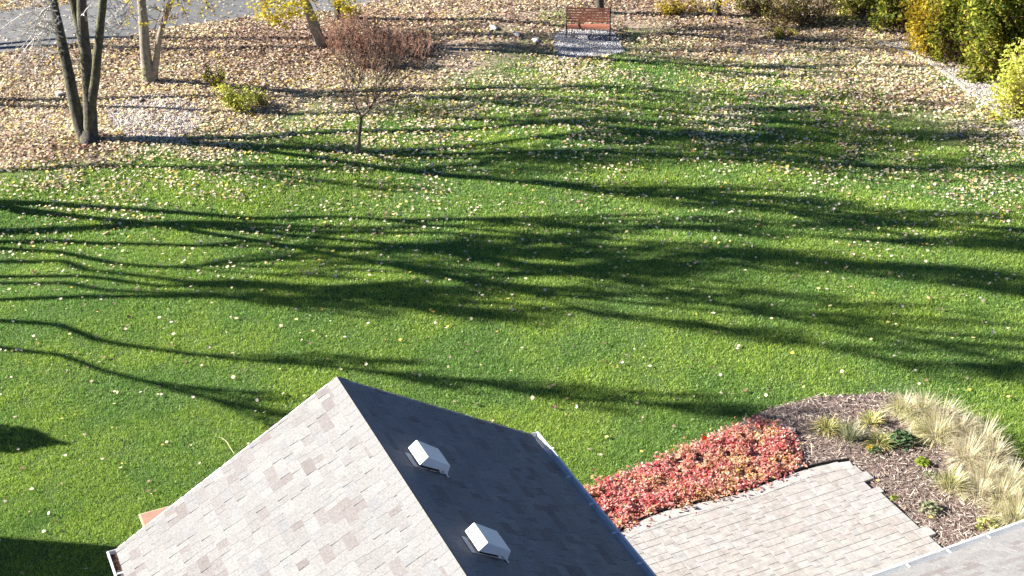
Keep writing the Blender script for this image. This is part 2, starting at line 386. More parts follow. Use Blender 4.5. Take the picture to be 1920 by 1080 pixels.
# ------------------------------------------------------------------ ground sheet
def build_ground():
    xs = np.concatenate([[-400, -200, -100, -60, -40], np.arange(-30, 30.01, 0.25), [40, 60, 100, 200, 400]])
    ys = np.concatenate([[-400, -200, -100, -50, -20, 0, 8], np.arange(12, 50.01, 0.25), [60, 80, 120, 200, 400]])
    X, Y = np.meshgrid(xs, ys); Z = gz(X, Y) * np.clip((60 - Y) / 12, 0, 1) * np.clip((45 - np.abs(X)) / 15, 0, 1)
    nx, ny = len(xs), len(ys)
    V = np.stack([X, Y, Z], -1).reshape(-1, 3)
    i = np.arange((ny - 1) * nx).reshape(ny - 1, nx)[:, :-1].ravel()
    Fc = np.stack([i, i + 1, i + nx + 1, i + nx], 1)
    me = bpy.data.meshes.new('ground'); me.from_pydata(V.tolist(), [], Fc.tolist()); me.update()
    px, py = proj(V[:, 0], V[:, 1], V[:, 2])
    d = litter_density(px, py)
    lit = np.clip((d - 0.45 + 0.5 * (vnoise(V[:, 0], V[:, 1], 1.2) - 0.5)) / 0.4, 0, 1)
    lit[V[:, 1] > 48] = 0.8
    a = me.attributes.new('litter', 'FLOAT', 'POINT'); a.data.foreach_set('value', lit.astype(np.float32))
    me.materials.append(MATS['ground']); me.polygons.foreach_set('use_smooth', [True] * len(me.polygons))
    o = bpy.data.objects.new('ground', me); scene.collection.objects.link(o); tag(o, kind='structure')
build_ground()

def sheet(name, poly, lift, mat, kind='structure', step=0.4):
    """a flat sheet following the ground inside a polygon"""
    xs = [p.x for p in poly]; ys = [p.y for p in poly]
    import bmesh
    bm = bmesh.new()
    vs = [bm.verts.new((p.x, p.y, 0)) for p in poly]
    bm.faces.new(vs)
    x = math.floor(min(xs)) + step
    while x < max(xs):
        bmesh.ops.bisect_plane(bm, geom=bm.verts[:] + bm.edges[:] + bm.faces[:], plane_co=(x, 0, 0), plane_no=(1, 0, 0)); x += step
    y = math.floor(min(ys)) + step
    while y < max(ys):
        bmesh.ops.bisect_plane(bm, geom=bm.verts[:] + bm.edges[:] + bm.faces[:], plane_co=(0, y, 0), plane_no=(0, 1, 0)); y += step
    bmesh.ops.recalc_face_normals(bm, faces=bm.faces[:])
    for v in bm.verts: v.co.z = float(gz(v.co.x, v.co.y)) + lift
    me = bpy.data.meshes.new(name); bm.to_mesh(me); bm.free()
    if me.polygons and me.polygons[0].normal.z < 0: me.flip_normals()
    me.materials.append(MATS[mat])
    o = bpy.data.objects.new(name, me); scene.collection.objects.link(o); tag(o, kind=kind)
    return o
sheet('road', ROAD, 0.03, 'asphalt')
sheet('mulch_bed', BED, 0.012, 'mulch_soil')
sheet('gravel_pad', PAD, 0.02, 'gravel_soil')
sheet('gravel_strip', STRIP, 0.02, 'gravel_soil')
sheet('stony_patch', PATCH, 0.012, 'gravel_soil')
sheet('patio_base', [p - PD * .12 for p in PATIO], 0.024, 'joint_sand')

# ------------------------------------------------------------------ random points on the ground
def scatter(n, x0, x1, y0, y1):
    return rng.uniform(x0, x1, n), rng.uniform(y0, y1, n)
def stones(name, poly, count, size, mat, lift=0.02, kind='stuff'):
    xs = [p.x for p in poly]; ys = [p.y for p in poly]
    x, y = scatter(count * 3, min(xs), max(xs), min(ys), max(ys))
    k = in_poly(x, y, poly); x, y = x[k][:count], y[k][:count]; N = len(x)
    base = np.array([(1, 0, 0), (-1, 0, 0), (0, 1, 0), (0, -1, 0), (0, 0, 1), (0, 0, -1)], float)
    fc = [(0, 2, 4), (2, 1, 4), (1, 3, 4), (3, 0, 4), (2, 0, 5), (1, 2, 5), (3, 1, 5), (0, 3, 5)]
    a, b, c = rand_frames(N, 0.4)
    s = size * rng.uniform(0.5, 1.3, (N, 1, 1)) * rng.uniform(0.7, 1.2, (N, 6, 1)) * np.array([1, 1, 0.6])[None, None, :]
    V = np.stack([x, y, gz(x, y) + lift + size * 0.25], 1)[:, None] + (a[:, None] * base[None, :, :1] + b[:, None] * base[None, :, 1:2] + c[:, None] * base[None, :, 2:]) * s
    o = np_mesh(name, V.reshape(-1, 3), 6, fc, mat); tag(o, kind=kind)
    return o
tag(stones('gravel', PAD, 6000, 0.028, 'pebbles'), 'loose pale grey gravel on the pad under the red bench', 'gravel')
tag(stones('gravel', STRIP, 9000, 0.024, 'pebbles_pink'), 'pinkish gravel between the curved concrete kerb and the shrubs', 'gravel')
tag(stones('gravel', PATCH, 4500, 0.024, 'pebbles_pink'), 'bare stony gravel patch right of the three stemmed tree', 'gravel')

# ------------------------------------------------------------------ lawn grass
def build_grass():
    Vs = []
    for (y0, y1, dens, w, h) in ((14, 20, 5200, 0.0048, 0.042), (20, 26, 3400, 0.0062, 0.044), (26, 33, 2000, 0.009, 0.048), (33, 45, 1000, 0.013, 0.055)):
        xm = y1 * 0.4 + 1.5
        n = int((y1 - y0) * 2 * xm * dens)
        x, y = scatter(n, -xm, xm, y0, y1)
        z = gz(x, y)
        px, py = proj(x, y, z)
        k = (px > -60) & (px < 1980) & (py > -40) & (py < 1130)
        k &= ~in_poly(x, y, BED) & ~in_poly(x, y, PAD) & ~in_poly(x, y, STRIP) & ~in_poly(x, y, ROAD) & ~in_poly(x, y, PATCH)
        D = litter_density(px, py)
        k &= rng.random(n) > np.clip((D - 0.45 + 0.4 * (vnoise(x, y, 1.2) - 0.5)) * 2.2, 0, 0.985)
        tuft = vnoise(x, y, 0.09) * 0.5 + vnoise(x, y, 0.35, 5) * 0.3 + vnoise(x, y, 1.3, 7) * 0.2
        k &= rng.random(n) < 0.35 + 1.3 * tuft
        x, y, z, tuft = x[k], y[k], z[k], tuft[k]; N = len(x)
        hh = h * (0.45 + 0.9 * tuft) * rng.uniform(0.7, 1.25, N)
        th = rng.random(N) * 2 * np.pi; wd = w * rng.uniform(0.7, 1.3, N)
        ln = rng.uniform(0.1, 1.1, N) * hh; ph = rng.random(N) * 2 * np.pi
        ax, ay = np.cos(th) * wd, np.sin(th) * wd
        V = np.empty((N, 3, 3))
        V[:, 0] = np.stack([x - ax, y - ay, z - 0.005], 1); V[:, 1] = np.stack([x + ax, y + ay, z - 0.005], 1)
        V[:, 2] = np.stack([x + np.cos(ph) * ln, y + np.sin(ph) * ln, z + hh], 1)
        Vs.append(V.reshape(-1, 3))
    V = np.concatenate(Vs)
    print('grass blades', len(V) // 3)
    tag(np_mesh('lawn_grass', V, 3, [(0, 1, 2)], 'grass_blade'), 'short mown green lawn grass with leaves lying on it', 'grass', kind='stuff')
build_grass()

# ------------------------------------------------------------------ fallen leaves
def build_leaves():
    n = 680000
    x, y = scatter(n, -20, 20, 15, 47)
    z = gz(x, y); px, py = proj(x, y, z)
    D = litter_density(px, py)
    cl = vnoise(x, y, 0.5, 3) * 0.5 + vnoise(x, y, 1.7, 9) * 0.5
    prob = np.where(D > 0.9, 1.0, D * np.clip(0.15 + 3.2 * (cl - 0.25), 0.15, 2.2))
    prob = np.where(D < 0.03, D * .6, np.where(D < .12, prob * .75, prob))
    k = (px > -80) & (px < 2000) & (py > -60) & (rng.random(n) < prob)
    onroad = in_poly(x, y, ROAD); k &= ~onroad | (rng.random(n) < 0.05)
    k &= ~in_poly(x, y, PATCH) | (rng.random(n) < 0.35)
    k &= ~in_poly(x, y, PAD) | (rng.random(n) < 0.06)
    k &= ~in_poly(x, y, STRIP) | (rng.random(n) < 0.4)
    k &= ~in_poly(x, y, BED) | (rng.random(n) < 0.6)
    k &= ~in_poly(x, y, PATIO)
    x, y, z, D = x[k], y[k], z[k], D[k]
    N = len(x); print('leaves', N)
    lift = np.where(D > 0.6, rng.uniform(0.02, 0.07, N), rng.uniform(0.045, 0.065, N))
    P = np.stack([x, y, z + lift], 1)
    px, py = proj(x, y, z)
    # older brown leaves lie under the trees and brush, pale fresh ones in the open
    bz = .9 * np.exp(-(((px - 540) / 230) ** 2 + ((py - 85) / 50) ** 2)) + .6 * np.exp(-(((px - 110) / 120) ** 2 + ((py - 110) / 35) ** 2)) + .9 * np.exp(-(((px - 90) / 150) ** 2 + ((py - 285) / 28) ** 2)) + .5 * np.exp(-(((px - 1620) / 150) ** 2 + ((py - 210) / 60) ** 2)) + .8 * np.exp(-(((px - 1250) / 600) ** 2 + ((py - 40) / 60) ** 2))
    br = rng.random(N) < np.clip(bz * .85 + .05 + .5 * (vnoise(x, y, .8, 6) - .5), 0, .93)
    tag(leaf_mesh('fallen_leaves', P[~br], 0.054, 0.42, 'leaf_litter', 'maple', 0.5), 'pale tan and yellow fallen maple leaves strewn over lawn and slope', 'leaves', kind='stuff')
    tag(leaf_mesh('fallen_leaves', P[br], 0.060, 0.45, 'leaf_brown', 'maple', 0.5), 'older brown fallen leaves under the trees, brush and along the slope', 'leaves', kind='stuff')
build_leaves()

# ------------------------------------------------------------------ trees
def wander(p, v, L, nseg, wob, lift=0.0):
    pts = [p.copy()]; v = v.normalized(); st = L / nseg
    for _ in range(nseg):
        v = (v + Vector((random.gauss(0, wob), random.gauss(0, wob), random.gauss(0, wob) + lift))).normalized()
        p = p + v * st; pts.append(p.copy())
    return pts
def side_dir(v, ang):
    a = v.orthogonal().normalized(); b = v.cross(a).normalized(); ph = random.uniform(0, 2 * math.pi)
    return (v * math.cos(ang) + (a * math.cos(ph) + b * math.sin(ph)) * math.sin(ang)).normalized()
TW = 0.0025
WIDE, RISE = (.5, .95, .25, .14, .05), (.28, .62, .38, .07, .05)
HAB = WIDE
def limbs(mt, mc, pts, rad, L, lvl, nch, first=0.2, tips=None, zmin=None):
    """hang side branches on a path"""
    n = len(pts)
    for i in range(nch):
        f = first + (1 - first) * (i + random.random()) / nch
        k = min(int(f * (n - 1)), n - 2); q = f * (n - 1) - k
        p = pts[k].lerp(pts[k + 1], q); r = rad[k] * (1 - q) + rad[k + 1] * q
        if zmin is not None and p.z < zmin: continue
        v = side_dir((pts[k + 1] - pts[k]).normalized(), random.uniform(HAB[0], HAB[1]))
        v = (v + Vector((0, 0, HAB[2]))).normalized()
        l = L * random.uniform(0.6, 1.1) * (1.15 - 0.6 * f)
        r0 = min(r * 0.65, l * 0.018 + 0.004)
        ns = 4 if lvl > 1 else 3
        pp = wander(p, v, l, ns, HAB[3], HAB[4])
        rr = [r0 * (1 - 0.8 * t / ns) + TW for t in range(ns + 1)]
        (mt if r0 > 0.022 else mc).tube(pp, rr, 5 if r0 > 0.022 else 3)
        if tips is not None and lvl <= 1: tips.append(pp[-1])
        if lvl > 0: limbs(mt, mc, pp, rr, l * 0.55, lvl - 1, [0, 3, 5, 6][min(lvl, 3)], 0.2, tips)
def grow_on(pts, extra, wob=0.05, lift=0.04):
    v = (pts[-1] - pts[-2]).normalized()
    v = (v + Vector((0, 0, 0.35))).normalized()
    return pts + wander(pts[-1], v, extra, max(3, int(extra / 1.0)), wob, lift)[1:]
def taper(n, r0, r1, p=1.0): return [r0 + (r1 - r0) * (i / (n - 1)) ** p for i in range(n)]
def smooth_path(pts, sub=3):
    out = []
    n = len(pts)
    for i in range(n - 1):
        p0, p1, p2, p3 = pts[max(i - 1, 0)], pts[i], pts[i + 1], pts[min(i + 2, n - 1)]
        for s in range(sub):
            t = s / sub
            out.append(0.5 * ((2 * p1) + (p2 - p0) * t + (2 * p0 - 5 * p1 + 4 * p2 - p3) * t * t + (3 * p1 - p0 - 3 * p2 + p3) * t ** 3))
    out.append(pts[-1]); return out

class Tree:
    def __init__(s, name, base, label, cat='tree', group=None):
        s.root = empty(name, base, label, cat, group); s.mt = MB(); s.mc = MB(); s.tips = []
    def stem(s, pts, r0, r1, extra=0, L=3.0, nch=9, lvl=3, zmin=3.0, flare=0.0, sides=10, first=0.25):
        if extra: pts = grow_on(pts, extra)
        pts = smooth_path(pts, 3)
        rr = taper(len(pts), r0, r1, 0.8)
        if flare:
            for i in range(min(4, len(rr))): rr[i] += flare * (1 - i / 4) ** 2
        s.mt.tube(pts, rr, sides, 0.06)
        if nch: limbs(s.mt, s.mc, pts, rr, L, lvl, nch, first, s.tips, zmin)
        return pts
    def done(s, bark, twig, label_trunk=None):
        t = s.mt.build('trunk', bark, s.root, True)
        c = s.mc.build('crown', twig, s.root) if s.mc.v else None
        return t, c

def shadow_pt(base, px, py, lean=0.06):
    """point of a stem whose shadow falls at this place of the lawn"""
    S = g(px, py); d = (S - base).dot(SD)
    a = lean * d; z = (d - a) * TAN
    return Vector((S.x - SD.x * z / TAN, S.y - SD.y * z / TAN, z + S.z))

TW = 0.008
HAB = RISE
# the three stemmed tree standing on the lawn's edge
b0 = g(166, 268)
T = Tree('bare_tree', b0, 'three stemmed bare tree with dark mossy bark standing at the edge of the leafy slope', 'tree')
T.stem([b0 + Vector((.0, 0, -.35)), b0 + Vector((.0, 0, .05)), aty(166, 258, 30.92), aty(167, 244, 30.92)], .23, .15, 0, nch=0, flare=.10, sides=14)
left = [Vector((b0.x - .06, b0.y, b0.z - .1)), aty(154, 252, 30.95), aty(140, 195, 31.15), aty(127, 130, 31.4), aty(112, 62, 31.8), aty(98, 0, 32.2)]
T.stem(left, 0.165, 0.05, 7.0, 3.4, 15, zmin=4.0)
mid = [Vector((b0.x + .07, b0.y, b0.z - .1)), aty(171, 250, 30.92), aty(169, 200, 30.95), aty(165, 150, 31.0), aty(160, 95, 31.05), aty(155, 45, 31.1), aty(153, 0, 31.2)]
T.stem(mid, 0.185, 0.05, 7.5, 3.5, 15, zmin=4.0)
fork = [aty(157, 85, 31.0), aty(150, 55, 31.1), aty(136, 0, 31.3), aty(128, -35, 31.5)]
T.stem(fork, 0.115, 0.045, 6.5, 3.3, 14, zmin=4.0)
right = [aty(170, 195, 30.93), aty(177, 160, 30.85), aty(182, 110, 30.6), aty(188, 50, 30.3), aty(193, 0, 30.0)]
T.stem(right, 0.12, 0.045, 7.0, 3.4, 15, zmin=4.0)
TW = 0.003
HAB = WIDE
# drooping pale twigs low on the left side
for (sx_, sy_, ex, ey, L_) in ((115, 40, 20, 130, 1.6), (108, 20, 0, 55, 1.8), (104, 10, 60, 60, 1.2), (120, 95, 60, 135, .9), (118, 70, 30, 60, 1.3), (188, 40, 215, 95, .8), (186, 10, 230, 60, .9), (112, 40, 75, 5, .8), (125, 130, 135, 142, .3), (160, 30, 150, 55, .5),
                               (104, 5, 10, 10, 1.4), (112, 45, 40, 90, 1.1), (115, 60, 65, 85, 1.0), (100, 0, 45, 140, 1.5), (186, 60, 205, 60, .5), (110, 30, 88, 110, 1.0), (190, 0, 250, 30, 1.0)):
    Y = 31.3 + random.uniform(-.5, .5)
    a_, e_ = aty(sx_, sy_, 31.4 if sx_ < 150 else 30.4), aty(ex, ey, Y)
    m_ = a_.lerp(e_, .5) + Vector((0, 0, .18))
    pp = smooth_path([a_, m_, e_], 4); rr = taper(len(pp), 0.018, 0.006)
    T.mc.tube(pp, rr, 4)
    limbs(T.mc, T.mc, pp, rr, 0.75, 1, 8, 0.15)
T.done('bark_moss', 'twig_pale')

TW = 0.007
HAB = RISE
# trunk pair with pale bark, yellow leaves still on
def leaf_clouds(tree, name, clouds, mat, size=0.075, per=60):
    P = []
    for (px, py, Y, r, k) in clouds:
        c = aty(px, py, Y)
        for _ in range(int(per * k)):
            P.append(c + Vector((random.gauss(0, r), random.gauss(0, r), random.gauss(0, r * .6))))
    P = np.array([tuple(p) for p in P])
    return leaf_mesh(name, P, size, 0.9, mat, 'maple', 0.4, tree.root)
b0 = g(281, 153)
T = Tree('maple_tree', b0, 'pale barked maple forking near the ground, behind the dark three stemmed tree', 'tree')
T.stem([b0 + Vector((0, 0, -.1)), aty(277, 130, b0.y), aty(271, 80, b0.y), aty(268, 30, b0.y + .1), aty(262, -20, b0.y + .2)], 0.17, 0.04, 6.5, 3.0, 10, flare=0.09, zmin=3)
T.stem([aty(287, 145, b0.y), aty(293, 115, b0.y), aty(299, 70, b0.y - .1), aty(312, 25, b0.y - .2), aty(328, -20, b0.y - .3)], 0.10, 0.03, 5.5, 2.4, 8, flare=0.03, zmin=3)
for (sx_, sy_, ex, ey) in ((312, 25, 290, 60), (326, -10, 345, 25), (262, -5, 235, 50), (300, 60, 320, 40), (328, -20, 400, 12), (262, -30, 240, 20)):
    pp = smooth_path([aty(sx_, sy_, b0.y - .2), aty((sx_ + ex) / 2, min(sy_, ey) - 3, b0.y - .5), aty(ex, ey, b0.y - .7)], 3); rr = taper(len(pp), .014, .004)
    T.mc.tube(pp, rr, 4); limbs(T.mc, T.mc, pp, rr, 0.6, 1, 6, 0.2)
leaf_clouds(T, 'leaves', [(235, 40, 34.2, .12, .35), (272, 45, 34.3, .12, .5), (315, 25, 34.2, .2, .5), (340, 15, 34, .2, .6), (365, 5, 34, .25, .8), (390, 22, 34.1, .15, .5), (300, 8, 34, .25, .6), (385, 0, 34, .2, .6), (330, 45, 34, .15, .3), (245, 12, 34, .15, .4)], 'leaf_yellow', 0.06, 38)
P = np.array([tuple(g(277, 150) + Vector((random.gauss(0, .06), -.22 + random.gauss(0, .05), .12 + random.random() * .3))) for _ in range(90)])
leaf_mesh('leaves', P, 0.05, 0.9, 'leaf_bright_green', 'oval', 0.3, T.root)
T.done('bark_tan', 'twig_brown')

b0 = g(603, 86)
T = Tree('maple_tree', b0, 'leaning tan maple with drooping yellow leaves beside the brown brush', 'tree')
T.stem([b0 + Vector((0, 0, -.1)), aty(600, 76, b0.y), aty(590, 50, b0.y), aty(580, 22, b0.y), aty(566, -12, b0.y)], 0.175, 0.05, 7, 3, 10, flare=0.1, zmin=3)
for (sx_, sy_, ex, ey) in ((566, -12, 510, 30), (570, -5, 540, 35), (572, 0, 500, 0), (575, 5, 600, 30), (566, -12, 525, 10)):
    pp = smooth_path([aty(sx_, sy_, b0.y), aty((sx_ + ex) / 2, min(sy_, ey) - 3, b0.y - .4), aty(ex, ey, b0.y - .6)], 3); rr = taper(len(pp), .015, .004)
    T.mc.tube(pp, rr, 4); limbs(T.mc, T.mc, pp, rr, 0.6, 1, 6, 0.2)
leaf_clouds(T, 'leaves', [(492, 10, 36.5, .13, 1), (498, 25, 36.5, .12, 1), (510, 33, 36.5, .13, 1), (530, 20, 36.4, .2, 1.6), (545, 8, 36.4, .2, 1.6), (520, 38, 36.4, .1, .6), (537, 52, 36.4, .07, .35), (555, 25, 36.4, .13, .8), (590, 32, 36.4, .12, .7), (540, 0, 36.4, .25, 1.6), (565, 8, 36.3, .15, .9), (484, 0, 36.4, .15, .8)], 'leaf_yellow', 0.075, 65)
T.done('bark_tan', 'twig_brown')

b0 = g(636, 36)
T = Tree('maple_tree', b0, 'slim grey maple with a small yellow leaf cluster at the top edge', 'tree')
T.stem([b0 + Vector((0, 0, -.1)), aty(634, 18, b0.y), aty(629, -10, b0.y)], 0.14, 0.04, 7, 3, 9, flare=0.05, zmin=3)
leaf_clouds(T, 'leaves', [(640, 5, 38.2, .16, 1.3), (650, 15, 38.2, .16, 1.3), (660, 24, 38.1, .1, .8), (640, -8, 38, .2, 1), (632, 2, 38.2, .08, .5)], 'leaf_yellow', 0.075, 75)
T.done('bark_grey', 'twig_brown')

b0 = g(1125, 22)
T = Tree('shade_tree', b0, 'straight grey trunk directly behind the red slatted bench', 'tree')
T.stem([b0 + Vector((0, 0, -.1)), aty(1125, 8, b0.y), aty(1124, -12, b0.y)], 0.14, 0.05, 7, 3, 9, flare=0.04, zmin=3.2)
T.done('bark_grey', 'twig_brown')
b0 = g(1343, 30)
T = Tree('shade_tree', b0, 'dark trunk among golden leaves at the top edge, right of the bench', 'tree')
T.stem([b0 + Vector((0, 0, -.1)), aty(1344, 14, b0.y), aty(1350, -12, b0.y)], 0.12, 0.05, 6.5, 3, 9, flare=0.06, zmin=3.2)
leaf_clouds(T, 'leaves', [(1350, 6, 39.6, .10, .8), (1334, 20, 39.5, .07, .4), (1362, 0, 39.6, .1, .7)], 'leaf_gold', 0.06, 40)
T.done('bark_grey', 'twig_brown')

TW = 0.0015
HAB = WIDE
# young bare ornamental tree
b0 = g(672, 288)
T = Tree('young_tree', b0, 'small young tree with slim trunk and bare upright branches on the lawn', 'tree')
Yb = b0.y
T.stem([b0 + Vector((0, 0, -.05)), aty(673, 262, Yb), aty(675, 238, Yb), aty(677, 219, Yb)], 0.052, 0.042, 0, nch=0, flare=.015, sides=8)
def ys(pts, r0, n=7, L=.7, dy=0.0):
    w = [aty(px, py, Yb + dy * i) for i, (px, py) in enumerate(pts)]
    w = smooth_path(w, 3); rr = taper(len(w), r0, 0.005)
    T.mt.tube(w, rr, 6); limbs(T.mt, T.mc, w, rr, L, 2, n, .25, T.tips)
ys([(677, 219), (670, 205), (664, 185), (661, 150), (662, 110)], .027, 7, .6, .03)
ys([(677, 219), (690, 208), (700, 192), (714, 175), (735, 160)], .032, 8, .65, -.03)
ys([(664, 196), (668, 170), (678, 145), (684, 115)], .014, 7, .6, .12)
ys([(690, 208), (690, 185), (700, 160), (716, 130)], .015, 7, .6, -.12)
ys([(672, 208), (660, 195), (655, 165), (648, 125)], .013, 7, .6, .05)
ys([(684, 214), (700, 198), (722, 190), (750, 185)], .014, 6, .55, .1)
ys([(700, 192), (712, 165), (722, 140), (733, 112)], .013, 6, .55, .06)
ys([(703, 190), (730, 175), (755, 150), (782, 128)], .012, 7, .5, .0)
ys([(722, 190), (750, 178), (775, 172), (800, 170)], .010, 6, .45, .1)
ys([(700, 192), (706, 160), (704, 130), (708, 100)], .012, 7, .5, -.1)
ys([(664, 180), (652, 160), (645, 140), (636, 118)], .010, 6, .45, .05)
ys([(716, 170), (740, 140), (752, 110)], .010, 6, .5, -.06)
for e_ in ((690, 66), (735, 76), (655, 78), (772, 98), (622, 96), (710, 60), (796, 130), (640, 62), (760, 72)):
    ys([(690 + (e_[0] - 690) * .25, 165), (690 + (e_[0] - 690) * .65, 125), e_], .008, 9, .5, random.uniform(-.1, .1))
tp = np.array([tuple(p) for p in random.sample(T.tips, min(60, len(T.tips)))])
leaf_mesh('leaves', tp, 0.05, 0.9, 'leaf_litter', 'oval', 0.3, T.root)
T.done('bark_young', 'twig_brown')

TW = 0.009
HAB = RISE
# trees to the left, out of the frame: their trunks and crowns throw the long shadows on the lawn
def shade_tree(bpx, lines, label, r=0.13, L=2.8, nch=9, zmin=3.5, lvl=3, extra=2.5, bx=None, nm='shade_tree'):
    base = g(*bpx)
    T = Tree(nm, base, label, 'tree', 'bare trees left of the lawn')
    for i, ln in enumerate(lines):
        pts = [base + Vector((random.uniform(-.05, .05), random.uniform(-.05, .05), -.1))]
        pts += [shadow_pt(base, x, y) for (x, y) in ln]
        T.stem(pts, r * (1 if i == 0 else .85), 0.03, extra, L, nch, lvl, zmin, flare=.08, sides=8, first=.3)
    T.done('bark_grey', 'twig_brown')
    return T
shade_tree((-150, 378), [
    [(0, 381), (100, 384), (200, 391), (367, 402), (483, 411), (640, 408), (773, 415), (940, 413), (1057, 423), (1273, 427)],
    [(0, 388), (50, 400), (133, 406), (300, 422), (467, 434), (633, 450), (773, 463), (940, 487), (1107, 513), (1280, 550), (1413, 583), (1647, 623), (1913, 683)],
    [(0, 388), (133, 406), (300, 423), (400, 440), (533, 460), (640, 482), (807, 510), (940, 537), (1073, 557), (1280, 578)]],
    'bare tree left of the lawn with several stems, shadowing the middle of the grass', 0.13, 3.2, 13)
shade_tree((-420, 326), [[(0, 322), (90, 318), (200, 313), (420, 314), (640, 313), (800, 322), (1000, 345)]],
    'slim bare tree at the leafy slope, throwing one thin shadow near the young tree', 0.09, 3.0, 12)
shade_tree((-700, 480), [[(0, 455), (200, 458), (367, 462), (500, 463), (900, 470), (1280, 480), (1600, 497)], [(0, 467), (217, 495), (333, 502), (433, 493), (640, 470)],
    [(0, 520), (167, 520), (300, 537), (467, 533), (633, 537), (900, 520)]],
    'wide crowned bare tree far left, shading the grass below the main shadow lines', 0.10, 2.9, 14, zmin=2.6, extra=1.5)
shade_tree((-900, 600), [[(0, 602), (183, 638), (300, 657), (433, 673), (633, 690), (807, 707), (973, 730), (1107, 747)],
    [(0, 653), (200, 697), (467, 768)]],
    'tall bare tree furthest to the left, its shadow running just above the gable roof', 0.08, 1.8, 18, zmin=2.0, extra=1)
shade_tree((-330, 195), [[(0, 190), (300, 185), (640, 182), (1000, 195), (1300, 215)], [(0, 200), (300, 205), (700, 215), (1100, 235)]],
    'bare tree beside the road, its crown shading the grass left of the bench gravel', 0.12, 3.0, 12, zmin=4)
shade_tree((-450, 90), [[(0, 92), (300, 95), (640, 92), (1000, 88), (1400, 100)], [(0, 85), (400, 75), (900, 66), (1300, 60)]],
    'bare tree across the road to the left, its crown shading the leaves around the bench', 0.14, 3.2, 12, zmin=4.5)

shade_tree((-1150, 520), [[(0, 492), (167, 508), (350, 528), (520, 540)], [(0, 532), (200, 545), (420, 556), (640, 566)]],
    'low spreading bare tree furthest left, its dense crown shading the left edge of the lawn', 0.10, 1.7, 15, zmin=2.2, extra=.8)
shade_tree((-560, 432), [[(640, 436), (1000, 452), (1280, 475), (1650, 520)], [(640, 428), (1100, 425), (1500, 440), (1900, 470)]],
    'tall bare tree left of the lawn whose crown shades the right half of the grass', 0.09, 3.0, 15, zmin=6.5, extra=1.5)
shade_tree((-760, 560), [[(640, 560), (1000, 575), (1400, 625), (1650, 670)]],
    'slim bare tree left of the lawn, its top shading the grass above the planting bed', 0.06, 2.0, 12, zmin=8.0, extra=.8)
TW = 0.0025
HAB = WIDE
# ------------------------------------------------------------------ shrubs
def shrub(name, px, py, w, d, h, label, cat, mat, n=3000, size=0.07, z0=0.0, group=None, shape='oval', lumps=9, stems=9, bark='twig_brown', base=None, low=.35):
    b0 = base if base is not None else g(px, py)
    root = empty(name, b0, label, cat, group)
    C = [Vector((random.uniform(-.55, .55) * w, random.uniform(-.55, .55) * d, z0 + h * random.uniform(low, .8))) for _ in range(lumps)]
    rads = [random.uniform(.28, .5) for _ in range(lumps)]
    N = n
    ci = rng.integers(0, lumps, N)
    dirs = rng.normal(size=(N, 3)); dirs /= np.linalg.norm(dirs, axis=1)[:, None]
    rr = rng.random(N) ** 0.45
    Ca = np.array([tuple(c) for c in C])[ci]; Ra = np.array(rads)[ci]
    P = Ca + dirs * (rr * Ra)[:, None] * np.array([w, d, h])[None]
    P[:, 2] = np.maximum(P[:, 2], 0.03)
    # break up into sprays
    k = vnoise(P[:, 0] * 3 + P[:, 2] * 2, P[:, 1] * 3 - P[:, 2] * 2, 0.42) > 0.40
    P = P[k] + np.array(tuple(b0))[None]
    a, b, nn = rand_frames(len(P), 0.9)
    leaf_mesh('leaves', P, size, .9, mat, shape, .3, root, (a, b, nn))
    mb = MB()
    for c in C * max(1, stems // lumps):
        p = b0 + Vector((random.uniform(-.15, .15) * w, random.uniform(-.15, .15) * d, -.05))
        e = b0 + c
        pp = smooth_path([p, p.lerp(e, .5) + Vector((random.uniform(-.1, .1), random.uniform(-.1, .1), .05)), e], 3); q = taper(len(pp), .018 + .01 * h, .005)
        mb.tube(pp, q, 5); limbs(mb, mb, pp, q, .35 * h, 1, 5, .3)
    mb.build('stems', bark, root)
    return root
shrub('leafy_shrub', 402, 164, .42, .3, .55, 'small yellow green shrub beside the pale forked maple', 'shrub', 'leaf_yellow_green', 900, .055)
shrub('leafy_shrub', 446, 206, 1.05, .55, .62, 'wide bright yellow green shrub on the leafy slope', 'shrub', 'leaf_lime', 3600, .055, low=.2)
shrub('leafy_shrub', 490, 200, .35, .3, .4, 'low dark olive shrub touching the right end of the bright yellow green shrub', 'shrub', 'leaf_olive', 500, .05)
# right-hand thicket
TH = 'shrubs along the gravel strip'
K = dict(group=TH, low=.12, lumps=16)
shrub('leafy_shrub', 1742, 98, 1.0, .9, 1.7, 'golden yellow shrub at the far end of the curved kerb', 'shrub', 'leaf_gold', 6500, .095, **K)
shrub('leafy_shrub', 1795, 118, 1.1, 1.0, 2.3, 'mid green shrub between the golden shrub and the big olive one', 'shrub', 'leaf_mid', 9500, .09, **K)
shrub('leafy_shrub', 1862, 138, 1.5, 1.1, 3.0, 'tall olive green shrub filling the upper right corner', 'shrub', 'leaf_olive', 24000, .095, **K)
shrub('leafy_shrub', 1912, 206, 1.15, .9, 1.8, 'bright yellow green shrub lowest in the row at the right edge, by the gravel', 'shrub', 'leaf_lime', 7000, .09, **K)
shrub('leafy_shrub', 1990, 180, 1.4, 1.1, 2.8, 'yellow green shrub cut by the right edge behind the lowest one', 'shrub', 'leaf_mid', 12000, .08, **K)
shrub('leafy_shrub', 1840, 60, 2.4, 1.3, 3.0, 'dark green shrub mass behind the tall olive shrub', 'shrub', 'leaf_olive', 17000, .085, **K)
shrub('leafy_shrub', 1690, 52, 1.3, .9, 1.5, 'open dark shrub with sparse yellow leaves left of the golden shrub', 'shrub', 'leaf_mid', 4200, .085, shape='maple', stems=32, **K)
